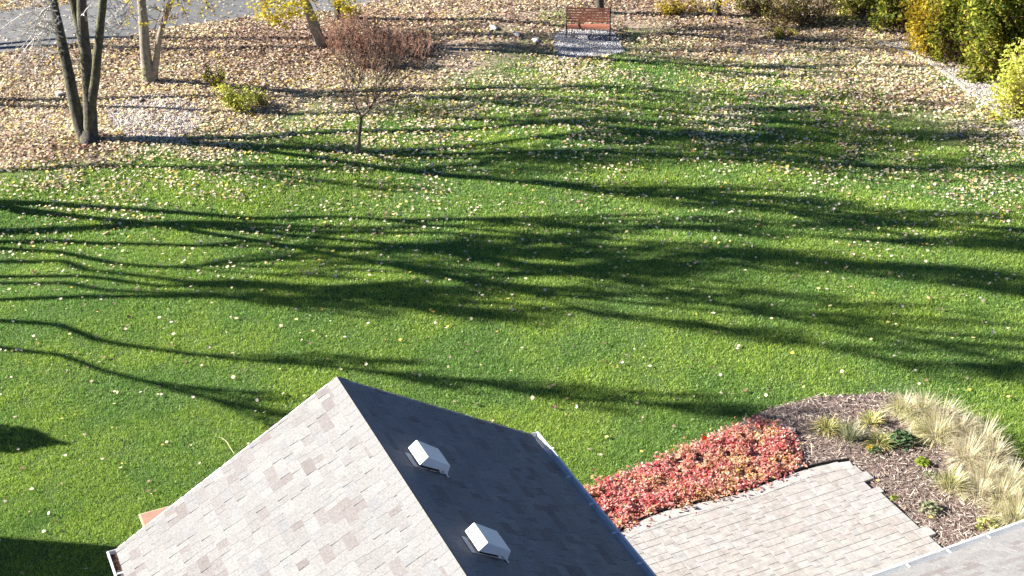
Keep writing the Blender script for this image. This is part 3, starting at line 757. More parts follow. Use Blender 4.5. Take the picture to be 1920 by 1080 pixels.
shrub('leafy_shrub', 1612, 30, 1.2, .7, 1.1, 'shrub with scattered bright yellow leaves at the top edge', 'shrub', 'leaf_lime', 2600, .085, shape='maple', stems=32, **K)
shrub('leafy_shrub', 1505, 44, 1.6, .8, .8, 'low brown olive brush at the top edge left of the yellow leaved shrubs', 'shrub', 'leaf_brownolive', 5200, .06, stems=32, **K)
shrub('leafy_shrub', 1420, 24, 1.1, .6, .7, 'golden brown low brush beside the dark trunk', 'shrub', 'leaf_brownolive', 3000, .06, stems=32, **K)
shrub('leafy_shrub', 1275, 24, 1.1, .7, .6, 'low golden shrub between the bench and the dark trunk', 'shrub', 'leaf_gold', 2200, .06, low=.15)
shrub('leafy_shrub', 1462, 72, .6, .4, .35, 'small olive tuft shrub in the leaves below the brown brush', 'shrub', 'leaf_mid', 800, .055, low=.2)

# bare reddish brush
def brush(px, py, w, h, label, n=70, mat='twig_red', group='bare reddish brush'):
    b0 = g(px, py); root = empty('bare_shrub', b0, label, 'shrub', group); mb = MB()
    for _ in range(n):
        p = b0 + Vector((random.gauss(0, w * .33), random.gauss(0, w * .3), -.03))
        v = Vector((random.gauss(0, .3), random.gauss(0, .3), 1)).normalized()
        L = h * random.uniform(.6, 1.1)
        pp = wander(p, v, L, 4, .12); rr = taper(5, .007, .003)
        mb.tube(pp, rr, 3); limbs(mb, mb, pp, rr, L * .45, 1, 3, .3)
    mb.build('twigs', mat, root)
    N = n * 6
    P = np.array(tuple(b0))[None] + np.stack([rng.normal(0, w * .38, N), rng.normal(0, w * .35, N), rng.uniform(.05, h, N)], 1)
    leaf_mesh('leaves', P, .04, .9, 'leaf_rust', 'oval', .3, root)
mat_islands('leaf_rust', [(0, (0.12, 0.06, 0.04)), (0.6, (0.34, 0.18, 0.12)), (1, (0.60, 0.42, 0.32))], .2)
brush(655, 98, 1.1, .8, 'bare reddish brown brush at the foot of the leaning maple')
brush(706, 96, 1.0, .85, 'middle of the bare reddish brush, directly above the young tree')
brush(765, 106, 1.1, .75, 'bare reddish brush at the right end of its row')
brush(700, 128, .7, .5, 'short bare brush in front of the reddish row, behind the young tree crown', 40)
brush(660, 60, .8, .6, 'thin bare brush behind the reddish row under the yellow leaf cluster', 40)

# dead stalk heap
b0 = g(1232, 66); root = empty('dead_stalks', b0, 'heap of pale dead stalks right of the bench', 'dead plant'); mb = MB()
for _ in range(34):
    v = Vector((random.gauss(.1, .8), random.gauss(0, .5), random.uniform(.15, .9))).normalized()
    pp = wander(b0 + Vector((random.gauss(0, .12), random.gauss(0, .1), 0)), v, random.uniform(.3, .75), 4, .2, -.12)
    mb.tube(pp, taper(5, .008, .004), 3)
mb.build('stalks', 'straw', root)

# ------------------------------------------------------------------ kerb, edging, stones
def ribbon_wall(name, pts, w, h, mat, z0=-.05, seg=True):
    mb = MB(); pts = smooth_path(pts, 4)
    for i in range(len(pts) - 1):
        a, b = pts[i], pts[i + 1]; t = (b - a); t.z = 0; t.normalize(); nrm = Vector((t.y, -t.x, 0)) * w / 2
        za, zb = float(gz(a.x, a.y)), float(gz(b.x, b.y))
        a0 = Vector((a.x, a.y, za)); c0 = Vector((b.x, b.y, zb))
        i0 = len(mb.v)
        for p in (a0, c0):
            for sgn in (-1, 1):
                mb.v.append(tuple(p + nrm * sgn + Vector((0, 0, z0)))); mb.v.append(tuple(p + nrm * sgn + Vector((0, 0, h))))
        mb.f += [(i0 + 1, i0 + 5, i0 + 7, i0 + 3), (i0, i0 + 4, i0 + 5, i0 + 1), (i0 + 2, i0 + 3, i0 + 7, i0 + 6)]
        if i == 0: mb.f.append((i0, i0 + 1, i0 + 3, i0 + 2))
    return mb.build(name, mat)
tag(ribbon_wall('concrete_edging', [g(*p) for p in KERB_PX], .11, .05, 'concrete'), 'pale curved concrete kerb between lawn and gravel strip at the right', 'kerb')
tag(ribbon_wall('bed_edging', [p + Vector((0, .03, 0)) for p in EDGE], .02, .085, 'edging_black'), 'thin black edging strip between red ground cover and patio', 'edging')

def rock(px, py, sx, sy, sz, mat, label, name='stone', lift=0.0, boxy=False):
    import bmesh
    bm = bmesh.new()
    if boxy: bmesh.ops.create_cube(bm, size=2)
    else: bmesh.ops.create_icosphere(bm, subdivisions=3, radius=1)
    if boxy: bmesh.ops.bevel(bm, geom=bm.edges[:], offset=.18, segments=2, affect='EDGES')
    o_ = random.random() * 50
    for v in bm.verts:
        nn = 1 + (.08 if boxy else .22) * (float(vnoise(v.co.x * 1.5 + o_, v.co.y * 1.5 + v.co.z, .7)) - .5)
        v.co = Vector((v.co.x * sx * nn, v.co.y * sy * nn, v.co.z * sz * nn))
    me = bpy.data.meshes.new(name); bm.to_mesh(me); bm.free(); me.materials.append(MATS[mat])
    me.polygons.foreach_set('use_smooth', [not boxy] * len(me.polygons))
    o = bpy.data.objects.new(name, me); scene.collection.objects.link(o)
    o.location = g(px, py) + Vector((0, 0, sz * .55 + lift)); o.rotation_euler = (0, 0, random.uniform(0, 3))
    tag(o, label, 'stone')
    return o
rock(112, 180, .13, .09, .07, 'stone_tan', 'small tan block lying on the leaves left of the three stemmed tree', boxy=True)
rock(267, 192, .10, .05, .06, 'bark_grey', 'small dark lump beside the bare stony patch')
rock(925, 54, .20, .10, .035, 'stone_pale', 'flat pale stone in the leaves at the top, left of the bench', lift=.03)
rock(1004, 78, .16, .10, .035, 'stone_pale', 'flat white stone nearest the left side of the bench gravel', lift=.03)
rock(968, 66, .22, .08, .03, 'stone_pale', 'flat grey white stone between two others left of the bench', lift=.03)
rock(1632, 28, .16, .12, .08, 'stone_pale', 'pale stone under the shrub with scattered yellow leaves', lift=.1)
rock(1897, 889, .085, .085, .085, 'stone_pale', 'round pale ball beside the straw coloured grasses', 'round_stone', lift=.02)
rock(1466, 806, .22, .05, .03, 'stone_tan', 'flat weathered stone slab at the tip of the red ground cover', lift=.03, boxy=True).rotation_euler = (0, 0, R(-28))
rock(330, 262, .25, .1, .02, 'stone_tan', 'flat buff stone at the near edge of the stony patch', lift=.01, boxy=True)
rock(300, 190, .18, .08, .02, 'stone_tan', 'flat buff stone at the far edge of the stony patch', lift=.01, boxy=True)

mb = MB()
tw = [g(x, y, .07) for x, y in ((396, 822), (412, 820), (424, 827), (431, 838), (439, 850))]
mb.tube(smooth_path(tw, 3), taper(13, .004, .006), 4)
tag(mb.build('fallen_twig', 'straw'), 'thin curved pale twig lying on the lawn beside the gable roof', 'twig')

# ------------------------------------------------------------------ bench
def bench():
    c = (g(1062, 75) + g(1143, 78)) / 2
    A, B = g(1062, 73), g(1142, 78)
    ux = (B - A); W = ux.length; ux.z = 0; ux.normalize(); uy = Vector((-ux.y, ux.x, 0)); uz = Vector((0, 0, 1))     # uy: towards the back
    root = empty('park_bench', c, 'red brown slatted bench with black iron ends on the gravel pad', 'bench')
    def P(x, y, z): return c + ux * x + uy * y + uz * (z * .84)
    hw = W / 2
    def slats(name, rows):
        mb = MB()
        for (y, z, dy, dz, th) in rows:
            n_ = Vector((0, 0, 0)); e = uy * dy + uz * dz; nn = ux.cross(e).normalized() * th
            mb.box(P(-hw, y, z), ux * (2 * hw), e, nn)
        mb.build(name, 'bench_wood', root, bevel=.003)
    slats('seat', [(0.02 + i * .082, .425 - .012 * abs(i - 2), .066, .004 * (1 if i < 2 else -1), .02) for i in range(5)])
    slats('backrest', [(.43 + i * .024, .47 + i * .078, .019, .052, .018) for i in range(6)])
    for sgn in (-1, 1):
        mb = MB(); x = sgn * (hw + .012)
        def pth(pts, r): mb.tube(smooth_path([P(x, y, z) for y, z in pts], 4), [r] * ((len(pts) - 1) * 4 + 1), 6)
        pth([(.0, .0), (.06, .14), (.03, .28), (.0, .40), (.03, .425)], .017)
        pth([(.50, .0), (.42, .16), (.42, .32), (.44, .44), (.50, .66), (.58, .92)], .017)
        pth([(.0, .42), (.2, .405), (.44, .42)], .016)
        pth([(.03, .26), (.15, .20), (.28, .20), (.42, .26)], .011)
        mb.build('end_frame', 'iron_black', root, True)
        mb = MB(); 
        mb.tube(smooth_path([P(x, y, z) for y, z in ((.0, .42), (-.03, .55), (.0, .63), (.18, .655), (.36, .63), (.50, .64))], 4), [.016] * 21, 6)
        mb.tube(smooth_path([P(x, y, z) for y, z in ((.12, .42), (.20, .52), (.30, .56), (.26, .64))], 4), [.009] * 13, 5)
        mb.build('armrest', 'iron_black', root, True)
bench()

# ------------------------------------------------------------------ house
EAVE = 2.8
Lc = at(222, 1030, EAVE); Rc = at(990, 812, EAVE)
dmid = (Lc.dot(RD) + Rc.dot(RD)) / 2
lw, rw = Lc.dot(PD), Rc.dot(PD)
O = RD * dmid                                     # local frame: RD * r + PD * s
def H(r, s, z): return RD * (dmid + r) + PD * s + Vector((0, 0, z))
dpk = ray(632, 708); tpk = dmid - 0; tpk = (dmid - Vector((0, 0, CAM_H)).dot(RD)) / dpk.dot(RD)
PK = Vector((0, 0, CAM_H)) + dpk * tpk
ms, RIDGE = PK.dot(PD), PK.z
house = empty('house', H(-4, ms, 0), 'house with grey brown shingle gable roof, white gutters and roof vents', 'house')
LEN = 10.0

def shingle_slope(name, o, along, up, nrm, length, height, clip=None):
    """courses of laminated shingles; o = eave corner, along = eave direction, up = upslope direction"""
    EXP = .143
    V = []; Fc = []
    nc = int(height / EXP) + 1
    mb = MB()
    for c in range(nc):
        s0 = c * EXP - .03
        h = min(EXP + .012, height - s0)
        if h < .02: continue
        # bottom layer
        x = -random.random() * .3
        while x < length:
            w = random.choice((.10, .14, .19, .25)) * random.uniform(.85, 1.1)
            x0, x1 = max(x, 0), min(x + w - .0035, length)
            if x1 - x0 > .02:
                hi = .008 if random.random() < .55 else .015
                pc = o + along * ((x0 + x1) / 2) + up * (s0 + h / 2)
                if clip is None or clip(pc):
                    a = o + along * x0 + up * s0
                    A, U = along * (x1 - x0), up * h
                    t0 = nrm * (hi + .005); t1 = nrm * .0015
                    i = len(mb.v)
                    mb.v += [tuple(a), tuple(a + A), tuple(a + A + U), tuple(a + U), tuple(a + t0), tuple(a + A + t0), tuple(a + A + U + t1), tuple(a + U + t1)]
                    mb.f += [(i + 4, i + 5, i + 6, i + 7), (i, i + 1, i + 5, i + 4), (i + 1, i + 2, i + 6, i + 5), (i + 3, i, i + 4, i + 7)]
            x += w
    return mb.build(name, 'shingles', house)

slope_L = (H(0, ms, RIDGE) - H(0, lw, EAVE)); slope_R = (H(0, ms, RIDGE) - H(0, rw, EAVE))
uL, uR = slope_L.normalized(), slope_R.normalized()
nL = (-RD).cross(uL).normalized(); nL = nL if nL.z > 0 else -nL
nR = (-RD).cross(uR).normalized(); nR = nR if nR.z > 0 else -nR
shingle_slope('roof', H(0, lw, EAVE), -RD, uL, nL, LEN, slope_L.length).data.name
shingle_slope('roof', H(0, rw, EAVE), -RD, uR, nR, LEN, slope_R.length)
# deck under the shingles (two boards as one closed gable prism)
mb = MB()
dz = Vector((0, 0, -.012))
prof = [H(.0, lw, EAVE) + dz, H(.0, ms, RIDGE) + dz, H(.0, rw, EAVE) + dz, H(.0, rw - .03, EAVE - .11) + dz, H(.0, ms, RIDGE - .13) + dz, H(.0, lw + .03, EAVE - .11) + dz]
mb.prism(prof, -RD * LEN); mb.build('roof_deck', 'roof_felt', house)
# metal drip edge on the two rakes
mb = MB()
for (e0, e1) in ((H(.012, lw, EAVE), H(.012, ms, RIDGE)), (H(.012, rw, EAVE), H(.012, ms, RIDGE))):
    mb.box(e0 + Vector((0, 0, -.16)), e1 - e0, Vector((0, 0, .155)), RD * .018)
mb.build('rake_board', 'white_metal', house)
# ridge caps
mb = MB(); x = .0
while x < LEN:
    w = .145
    for (u, n_) in ((uL, nL), (uR, nR)):
        a = H(-x, ms, RIDGE + .012)
        lo = .016 if True else 0
        i = len(mb.v)
        q = [a, a - RD * (w + .02), a - RD * (w + .02) - u * .15, a - u * .15]
        lift = [n_ * .008, n_ * .010, n_ * .010, n_ * .008]
        mb.v += [tuple(p) for p in q] + [tuple(p + l_) for p, l_ in zip(q, lift)]
        mb.f += [(i + 4, i + 5, i + 6, i + 7), (i + 1, i + 2, i + 6, i + 5), (i + 2, i + 3, i + 7, i + 6), (i + 3, i, i + 4, i + 7)]
    x += w
mb.build('ridge_cap', 'ridge_caps', house)

def gutter(name, a, b, out, inward_gap=.0):
    """a K-profile open gutter from a to b; out = outward horizontal direction. With end caps, hangers and a few leaves"""
    t = (b - a).normalized(); L = (b - a).length; W, D, th = .125, .10, .006
    mb = MB(); up = Vector((0, 0, 1))
    mb.box(a + up * -D, t * L, out * W, up * th)                         # floor
    mb.box(a + up * -D + out * .0, t * L, out * th, up * (D - .004))     # back
    prof = [a + out * W * .78 + up * (-D + th), a + out * (W * .80 + th) + up * (-D + th), a + out * (W + th) + up * (-.03), a + out * (W + .016) + up * (.0), a + out * (W - .012) + up * (.0), a + out * (W - .004) + up * (-.03)]
    mb.prism(prof, t * L)
    mb.box(a + up * -D - t * .006, t * .006, out * (W + .01), up * (D)); mb.box(b + up * -D, t * .006, out * (W + .01), up * (D))
    gobj = mb.build(name, 'white_metal', house)
    x = .42
    while x < L:
        hb = MB(); hb.box(a + t * x + up * -.014 + out * .006, t * .022, out * (W - .016), up * .008); x += .61
        hb.build('hanger', 'white_metal', gobj)
    fb = MB(); fb.box(a + up * (-D + th + .001) + out * th, t * L, out * (W * .74), up * .002)
    fb.build('lining', 'gutter_inside', gobj)
    return gobj
gl = gutter('gutter', H(-.0, lw, EAVE - .005), H(-LEN, lw, EAVE - .005), -PD)
gutter('gutter', H(-.0, rw, EAVE - .005), H(-LEN, rw, EAVE - .005), PD)
fl = MB(); fl.box(H(.004, lw - .0, EAVE - .012), -RD * LEN, PD * .045 + uL * 0, Vector((0, 0, .006))); fl.build('drip_edge', 'white_metal', house)
Pd = np.array([tuple(H(-random.uniform(.02, .45), lw - random.uniform(.03, .10), EAVE - .085 + random.random() * .03)) for _ in range(26)])
leaf_mesh('leaf_debris', Pd, .06, .5, 'leaf_rust', 'maple', .4, gl)

# walls under the roof
mb = MB()
wprof = [H(-.35, lw + .35, -.05), H(-.35, rw - .35, -.05), H(-.35, rw - .35, EAVE + .02), H(-.35, ms, RIDGE - .2), H(-.35, lw + .35, EAVE + .02)]
mb.prism(wprof, -RD * (LEN - .35)); mb.build('wall', 'vinyl_wall', house)
# little flat-topped bump-out on the gable wall
zb = 2.25
q0, q1, q2 = at(265, 966, zb), at(318, 951, zb), at(275, 990, zb)
ex = (q1 - q0).normalized(); ey = -RD
mb = MB(); mb.box(q0 + Vector((0, 0, -zb - .05)), PD * 1.0, ey * 1.0, Vector((0, 0, zb + .02))); mb.build('bump_out', 'vinyl_wall', house)
mb = MB(); mb.box(q0 + PD * -.03 + RD * .03 + Vector((0, 0, -.03)), PD * 1.06, ey * 1.0, Vector((0, 0, .035))); o_ = mb.build('bump_out_trim', 'cream_trim', house)
mb = MB(); mb.box(q0 + PD * -.008 + RD * .008 + Vector((0, 0, .007)), PD * 1.02, ey * .95, Vector((0, 0, .006))); mb.build('bump_out_top', 'tan_board', house)

# roof vents on the shaded slope
def on_right_slope(px, py):
    d = ray(px, py); o = Vector((0, 0, CAM_H)); p0 = H(0, rw, EAVE)
    t = (p0 - o).dot(nR) / d.dot(nR); return o + d * t
def vent(px, py):
    c = on_right_slope(px, py) + nR * .012
    v = bpy.data.objects.new('roof_vent', None); scene.collection.objects.link(v); v.parent = house; v.location = c - wpos(house)
    t, s_, n_ = -RD, -uR, nR                       # along ridge, downslope, out of roof
    def Q(a, b, z): return c + t * a + s_ * b + n_ * z
    hw = .18
    mb = MB(); mb.box(Q(-.15, -.215, 0), t * .28, s_ * .44, n_ * .006); mb.build('flange', 'white_metal', v)
    mb = MB(); mb.box(Q(-.12, -.12, .006), t * .24, s_ * .26, n_ * .06); mb.build('collar', 'iron_black', v)
    mb = MB()
    prof = [Q(-hw, -.185, .055), Q(-hw, -.135, .18), Q(-hw, .20, .145), Q(-hw, .22, .055)]
    mb.prism(prof, t * (2 * hw)); mb.build('hood', 'white_metal', v, bevel=.008)
    mb = MB()
    for k in range(4): mb.box(Q(.12 + .012 * k - .03, .205 + .0 * k, .008), t * .006, s_ * .055, n_ * .018)
    mb.box(Q(.07, .235, .006), t * .12, s_ * .02, n_ * .004)
    mb.build('grille', 'white_metal', v)
vent(795, 871); vent(904, 1030)

# second roof: the main block, its eave and gutter cut the lower right corner
E0 = at(1655, 1080, EAVE); rr0 = (at(1640, 1085, EAVE).dot(RD) + at(1920, 997, EAVE).dot(RD)) / 2 - dmid
mleft = rw + .02; mlen = 12.0
OV = H(rr0, mleft, EAVE)
up2 = (-RD * math.cos(R(33)) + Vector((0, 0, math.sin(R(33))))).normalized(); n2 = PD.cross(up2).normalized(); n2 = n2 if n2.z > 0 else -n2
shingle_slope('roof', OV + Vector((0, 0, .0)), PD, up2, n2, mlen, 4.2)
mb = MB(); mb.prism([OV + dz, OV + up2 * 4.2 + dz, OV + up2 * 4.2 + dz - RD * 4 + Vector((0, 0, -2.0)), OV + dz + Vector((0, 0, -.12)) - RD * .02], PD * mlen); mb.build('roof_deck', 'roof_felt', house)
gutter('gutter', OV + PD * .03 + RD * .0 + Vector((0, 0, -.005)), OV + PD * mlen + Vector((0, 0, -.005)), RD)
mb = MB(); mb.box(OV - RD * .4 + Vector((0, 0, -EAVE - .05)), PD * mlen, -RD * 6, Vector((0, 0, EAVE))); mb.build('wall', 'vinyl_wall', house)

# neighbouring wing out of frame at the left: it throws the hard shadow in the lower left corner
c1 = at(110, 1016)
wingbase = c1 - SD * 6.2
wing = empty('shed', wingbase, 'shed left of the lawn whose roof throws the hard shadow beside the gable', 'shed')
mb = MB(); mb.box(wingbase + Vector((0, 0, -.05)), -SD * 4, Vector((SD.y, -SD.x, 0)) * 5, Vector((0, 0, 4.6))); mb.build('wall', 'vinyl_wall', wing)
pp_ = Vector((SD.y, -SD.x, 0))
mb = MB(); mb.prism([wingbase + SD * .2 - pp_ * .0 + Vector((0, 0, 4.551)), wingbase + SD * .2 + pp_ * 2.5 + Vector((0, 0, 5.8)), wingbase + SD * .2 + pp_ * 5.2 + Vector((0, 0, 4.551))], -SD * 4.4); mb.build('roof', 'roof_felt', wing)

# narrow evergreen out of frame: the small dark shadow at the left edge
tip = at(118, 832); hE = 3.2
eb = tip - SD * (hE / TAN)
root = empty('columnar_evergreen', eb, 'narrow dark evergreen left of the lawn, its tip shadow touching the left edge', 'tree')
mb = MB(); mb.tube([eb + Vector((0, 0, -.05)), eb + Vector((0, 0, hE * .9))], [.06, .01], 6); mb.build('trunk', 'bark_grey', root)
N = 9000; zz = rng.random(N) ** .8 * hE; rad_ = (.2 + .9 * (1 - zz / hE) ** .8) * rng.random(N) ** .4 * (zz < hE) ; an = rng.random(N) * 6.283
rad_ *= np.clip((hE - zz) / .35, .1, 1)
P = np.stack([eb.x + rad_ * np.cos(an), eb.y + rad_ * np.sin(an), zz + .05], 1)
leaf_mesh('crown', P, .07, .9, 'leaf_evergreen', 'oval', .2, root)

# ------------------------------------------------------------------ patio pavers
def build_patio():
    u = .068; gap = .005
    nr, ncx = 90, 110
    occ = np.zeros((nr, ncx), bool); mb = MB()
    o = P0 + RD * .3 - PD * 6.0 - RD * 0
    poly = [p for p in PATIO]
    inner = EDGE[:]
    for r in range(nr):
        c = 0
        while c < ncx:
            if occ[r, c]: c += 1; continue
            run = 1
            while c + run < ncx and not occ[r, c + run]: run += 1
            opts = [w for w in (2, 3, 3, 3, 4) if w == run or run - w >= 2]
            w = random.choice(opts) if opts else run
            h = random.choice((2, 3, 3)) if w > 2 else random.choice((2, 2, 3))
            occ[r:r + h, c:c + w] = True
            a = o + PD * (c * u + gap / 2) - RD * (r * u + gap / 2)
            A = PD * (w * u - gap); B = -RD * (h * u - gap)
            ct = a + A / 2 + B / 2
            if in_poly(ct.x + random.uniform(-.03, .03), ct.y, poly) and edge_dist(ct) > .10:
                z1 = .062 + random.uniform(-.001, .001)
                be = .0035
                i = len(mb.v)
                lo = [a, a + A, a + A + B, a + B]
                hi = [a + PD * be - RD * be, a + A - PD * be - RD * be, a + A + B - PD * be + RD * be, a + B + PD * be + RD * be]
                # knock the corners off a little, as tumbled pavers are
                mb.v += [(p.x, p.y, .026) for p in lo] + [(p.x, p.y, z1 - be * .8) for p in lo] + [(p.x + random.uniform(-.003, .003), p.y + random.uniform(-.003, .003), z1) for p in hi]
                for k in range(4):
                    k2 = (k + 1) % 4
                    mb.f += [(i + k, i + k2, i + 4 + k2, i + 4 + k), (i + 4 + k, i + 4 + k2, i + 8 + k2, i + 8 + k)]
                mb.f.append((i + 8, i + 9, i + 10, i + 11))
            c += w
    tag(mb.build('patio', 'pavers'), kind='structure')
    # border course following the curve
    pts = smooth_path(EDGE, 8); mb = MB(); acc = 0
    dens = []
    for i in range(len(pts) - 1):
        L = (pts[i + 1] - pts[i]).length; k = max(1, int(L / .02))
        dens += [pts[i].lerp(pts[i + 1], j / k) for j in range(k)]
    dens.append(pts[-1])
    i = 0
    while i < len(dens) - 3:
        j = i; L = 0; target = random.choice((.15, .23, .23))
        while j < len(dens) - 1 and L < target: L += (dens[j + 1] - dens[j]).length; j += 1
        a, b = dens[i], dens[j]; t = (b - a).normalized(); nn = Vector((t.y, -t.x, 0))
        if nn.y > 0: nn = -nn
        q = [a + t * .003 + nn * .02, b - t * .003 + nn * .02, b - t * .003 + nn * .215, a + t * .003 + nn * .215]
        z1 = .066
        k0 = len(mb.v); mb.v += [(p.x, p.y, .027) for p in q] + [(p.x, p.y, z1) for p in q]
        mb.f += [(k0 + 4, k0 + 5, k0 + 6, k0 + 7)] + [(k0 + k, k0 + (k + 1) % 4, k0 + 4 + (k + 1) % 4, k0 + 4 + k) for k in range(4)]
        i = j
    tag(mb.build('patio_border', 'paver_border', bevel=.004), kind='structure')
ED = smooth_path(EDGE, 6)
def edge_dist(p): return min((Vector((p.x, p.y, 0)) - Vector((q.x, q.y, 0))).length for q in ED)
build_patio()

# ------------------------------------------------------------------ planting bed
def build_mulch():
    n = 70000
    xs = [p.x for p in BED]; ys = [p.y for p in BED]
    x, y = scatter(n, 1, 12, 13, 22.5)
    k = in_poly(x, y, BED) & ~in_poly(x, y, PATIO); x, y = x[k], y[k]; N = len(x)
    a, b, nn = rand_frames(N, .35)
    L = rng.uniform(.015, .06, N)[:, None]; L = np.where(rng.random((N, 1)) < .05, L * 3, L); w = rng.uniform(.0025, .0065, N)[:, None]
    c = np.stack([x, y, gz(x, y) + .03 + rng.random(N) * .025], 1)
    V = np.stack([c - a * L - b * w, c + a * L - b * w, c + a * L + b * w, c - a * L + b * w], 1)
    tag(np_mesh('mulch', V.reshape(-1, 3), 4, [(0, 1, 2, 3)], 'chips'), 'brown shredded bark mulch with dry stems in the planting bed', 'mulch', kind='stuff')
build_mulch()
RED = gpoly([(1085, 935), (1130, 912), (1190, 890), (1290, 847), (1350, 822), (1400, 797), (1440, 795), (1478, 822), (1497, 862), (1482, 890), (1400, 922), (1345, 936), (1240, 962), (1165, 995), (1140, 1012), (1110, 990)])
def build_red():
    n = 60000
    xs = [p.x for p in RED]; ys = [p.y for p in RED]
    x, y = scatter(n, min(xs) - .1, max(xs) + .1, min(ys) - .1, max(ys) + .1)
    k = in_poly(x + rng.normal(0, .09, n), y + rng.normal(0, .09, n), RED) & (vnoise(x, y, .16, 2) > .2); x, y = x[k][:19000], y[k][:19000]
    top = .02 + .10 * vnoise(x, y, .22, 4) + .05 * vnoise(x, y, .07, 8)
    z = .02 + top * rng.random(len(x)) ** .5
    P = np.stack([x, y, z], 1)
    tag(leaf_mesh('red_ground_cover', P, .052, .8, 'leaf_red', 'oval', .35), 'low red and orange ground cover along the far edge of the patio', 'ground cover', kind='stuff')
build_red()

def blades(root, b0, n, L, spread, width, mat, arch=.5, name='blades', lean=(0, 0), upright=1.0, core=.06):
    """arching grass-like leaves, two segments each"""
    N = n
    th = rng.random(N) * 2 * np.pi; c = np.stack([np.cos(th), np.sin(th), np.zeros(N)], 1)
    el = rng.uniform(.25, 1.35, N) ** (1 / upright)
    LL = L * rng.uniform(.55, 1.15, N)
    o0 = np.array(tuple(b0))[None] + c * (rng.random(N) * core * 2)[:, None]
    d = c * np.cos(el)[:, None] * spread + np.array([lean[0], lean[1], 0])[None]; d[:, 2] = np.sin(el)
    d /= np.linalg.norm(d, axis=1)[:, None]
    p1 = o0 + d * (LL * .5)[:, None]
    d2 = d.copy(); d2[:, 2] -= arch * rng.uniform(.5, 1.5, N); d2 /= np.linalg.norm(d2, axis=1)[:, None]
    p2 = p1 + d2 * (LL * .3)[:, None]
    d3 = d2.copy(); d3[:, 2] -= arch; d3 /= np.linalg.norm(d3, axis=1)[:, None]
    p3 = p2 + d3 * (LL * .25)[:, None]
    for p in (p1, p2, p3): p[:, 2] = np.maximum(p[:, 2], b0.z + .015)
    sd_ = np.cross(d, np.array([0, 0, 1.0])); sd_ /= np.linalg.norm(sd_, axis=1)[:, None] + 1e-6
    w = (width * rng.uniform(.6, 1.3, N))[:, None]
    V = np.stack([o0 - sd_ * w * .6, o0 + sd_ * w * .6, p1 - sd_ * w, p1 + sd_ * w, p2 - sd_ * w * .7, p2 + sd_ * w * .7, p3, p3 + sd_ * w * .1], 1)
    return np_mesh(name, V.reshape(-1, 8 if False else 3), 8, [(0, 1, 3, 2), (2, 3, 5, 4), (4, 5, 7, 6)], mat, root)
GR = 'straw coloured ornamental grasses'
grasses = [
    (1682, 778, .45, 'first green tinged grass clump at the left end of the grass row', 'blade_straw_green'),
    (1716, 788, .5, 'green and straw grass clump second from the left end of the grass row', 'blade_straw_green'),
    (1752, 800, .5, 'straw grass clump at the far side of the row, just before it turns down the bed', 'blade_straw'),
    (1740, 826, .45, 'thin straw grass clump right of the dark green leafy plant', 'blade_straw_green'),
    (1788, 826, .6, 'tall pale grass clump at the bend of the row', 'blade_straw'),
    (1822, 842, .6, 'dense pale grass clump against the lawn, at the bend of the row', 'blade_straw'),
    (1800, 872, .55, 'pale flattened grass clump inside the bend of the row', 'blade_straw'),
    (1846, 872, .55, 'straw grass clump against the lawn, above the round pale ball', 'blade_straw'),
    (1832, 904, .5, 'low pale grass clump left of the round pale ball', 'blade_straw'),
    (1878, 918, .5, 'greenish straw clump just below the round pale ball', 'blade_straw_green'),
    (1862, 948, .55, 'bleached grass clump in the middle of the right side row', 'blade_straw'),
    (1912, 950, .55, 'straw grass clump cut by the right edge below the ball', 'blade_straw_green'),
    (1890, 985, .45, 'green tinged clump touching the gutter at the right edge', 'blade_straw_green'),
    (1820, 935, .35, 'small bleached grass clump on the bed side of the row', 'blade_straw'),
]
for (px, py, L, lab, mt) in grasses:
    p = g(px + 12, py - 6); root = empty('ornamental_grass', p, lab, 'grass clump', GR)
    lx, ly = random.uniform(-.35, .25), random.uniform(-.35, .2)
    L *= random.uniform(.72, 1.0)
    blades(root, p, 420, L * .95, 1.15, .0042, mt, .6, lean=(lx, ly), core=.10)
    blades(root, p, 200, L * 1.15, .7, .0032, 'blade_straw', .3, 'seed_stalks', (lx * .6, ly * .6), core=.08)
def tuft(px, py, n, L, w, mat, label, cat='plant', name='bed_plant', arch=.5, spread=1.1, core=.05):
    p = g(px, py); root = empty(name, p, label, cat)
    blades(root, p, n, L, spread, w, mat, arch, 'leaves', core=core)
    return root
tuft(1550, 806, 130, .27, .008, 'leaf_hosta', 'yellow green strappy plant nearest the red ground cover', 'plant', 'daylily')
tuft(1574, 812, 60, .2, .007, 'leaf_hosta', 'low yellow strappy plant touching the one nearest the red ground cover', 'plant', 'daylily')
tuft(1632, 796, 150, .27, .008, 'leaf_hosta', 'yellow strappy plant at the far side of the mulch, left of the grasses', 'plant', 'daylily')
tuft(1648, 834, 150, .27, .008, 'leaf_hosta', 'yellow strappy plant in the middle of the mulch, left of the dark green plant', 'plant', 'daylily')
tuft(1592, 826, 170, .38, .005, 'leaf_sage', 'wispy grey green plant between the yellow strappy plants', 'plant', 'wispy_plant', .2, .7)
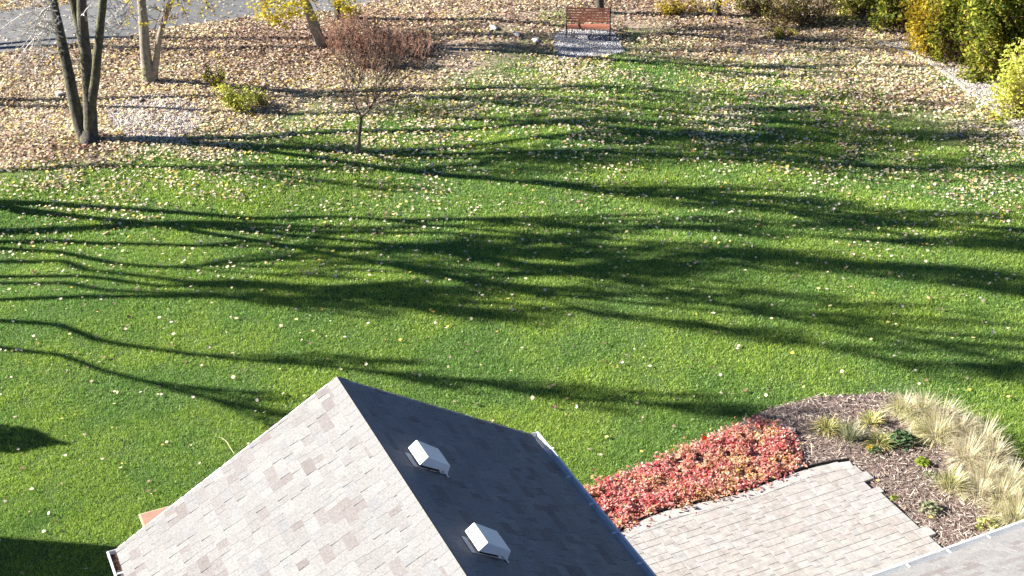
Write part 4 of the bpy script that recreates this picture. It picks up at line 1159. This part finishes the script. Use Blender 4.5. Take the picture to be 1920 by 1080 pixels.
tuft(1783, 916, 240, .36, .006, 'blade_straw_green', 'small green grass tuft alone on the mulch inside the grass row', 'grass clump', 'grass_tuft', .3, .8)
def leafy(px, py, n, r, h, mat, size, label, name='leafy_plant'):
    p = g(px, py); root = empty(name, p, label, 'plant')
    N = n; th = rng.random(N) * 6.283; q = rng.random(N) ** .5 * r
    P = np.stack([p.x + q * np.cos(th), p.y + q * np.sin(th), p.z + .04 + h * (1 - (q / r) ** 2) * rng.uniform(.4, 1, N)], 1)
    leaf_mesh('leaves', P, size, .6, mat, 'oval', .3, root)
    mb = MB()
    for k in range(0, N, 6):
        e = Vector(P[k]); mb.tube([p + Vector((0, 0, -.02)), p.lerp(e, .5) + Vector((0, 0, .02)), e], [.004, .003, .002], 3)
    mb.build('stems', 'twig_brown', root)
leafy(1690, 832, 190, .24, .2, 'leaf_dark', .085, 'dark green leafy plant in the bed beside the grass row')
leafy(1640, 850, 40, .11, .1, 'leaf_dark', .07, 'small dark green plant at the foot of the middle yellow plant')
leafy(1632, 846, 30, .08, .08, 'leaf_gold', .06, 'tiny golden orange plant left of the small dark green one')
leafy(1728, 872, 60, .13, .1, 'leaf_bright_green', .075, 'small bright green plant in the centre of the mulch')
leafy(1742, 958, 90, .17, .12, 'leaf_sage', .08, 'sage green leafy plant between patio and grasses')
leafy(1852, 990, 100, .18, .14, 'leaf_hosta', .08, 'yellow green leafy plant next to the corner gutter')
leafy(1676, 938, 22, .07, .05, 'leaf_bright_green', .05, 'tiny green seedling at the right edge of the patio')
leafy(1748, 900, 50, .2, .05, 'leaf_sage', .06, 'flat sage plant below the small bright green plant')

# marker flag
p = g(1315, 838); root = empty('marker_flag', p, 'small orange marker flag at the lawn side of the red ground cover', 'flag')
mb = MB(); mb.tube([p + Vector((0, 0, -.03)), p + Vector((0, 0, .24))], [.0025, .0025], 5); mb.build('wire_stem', 'wire', root)
mb = MB(); mb.prism([p + Vector((.002, 0, .24)), p + Vector((.085, .02, .19)), p + Vector((.08, .02, .14)), p + Vector((.002, 0, .12))], Vector((0, .0015, 0))); mb.build('flag_panel', 'flag_orange', root)
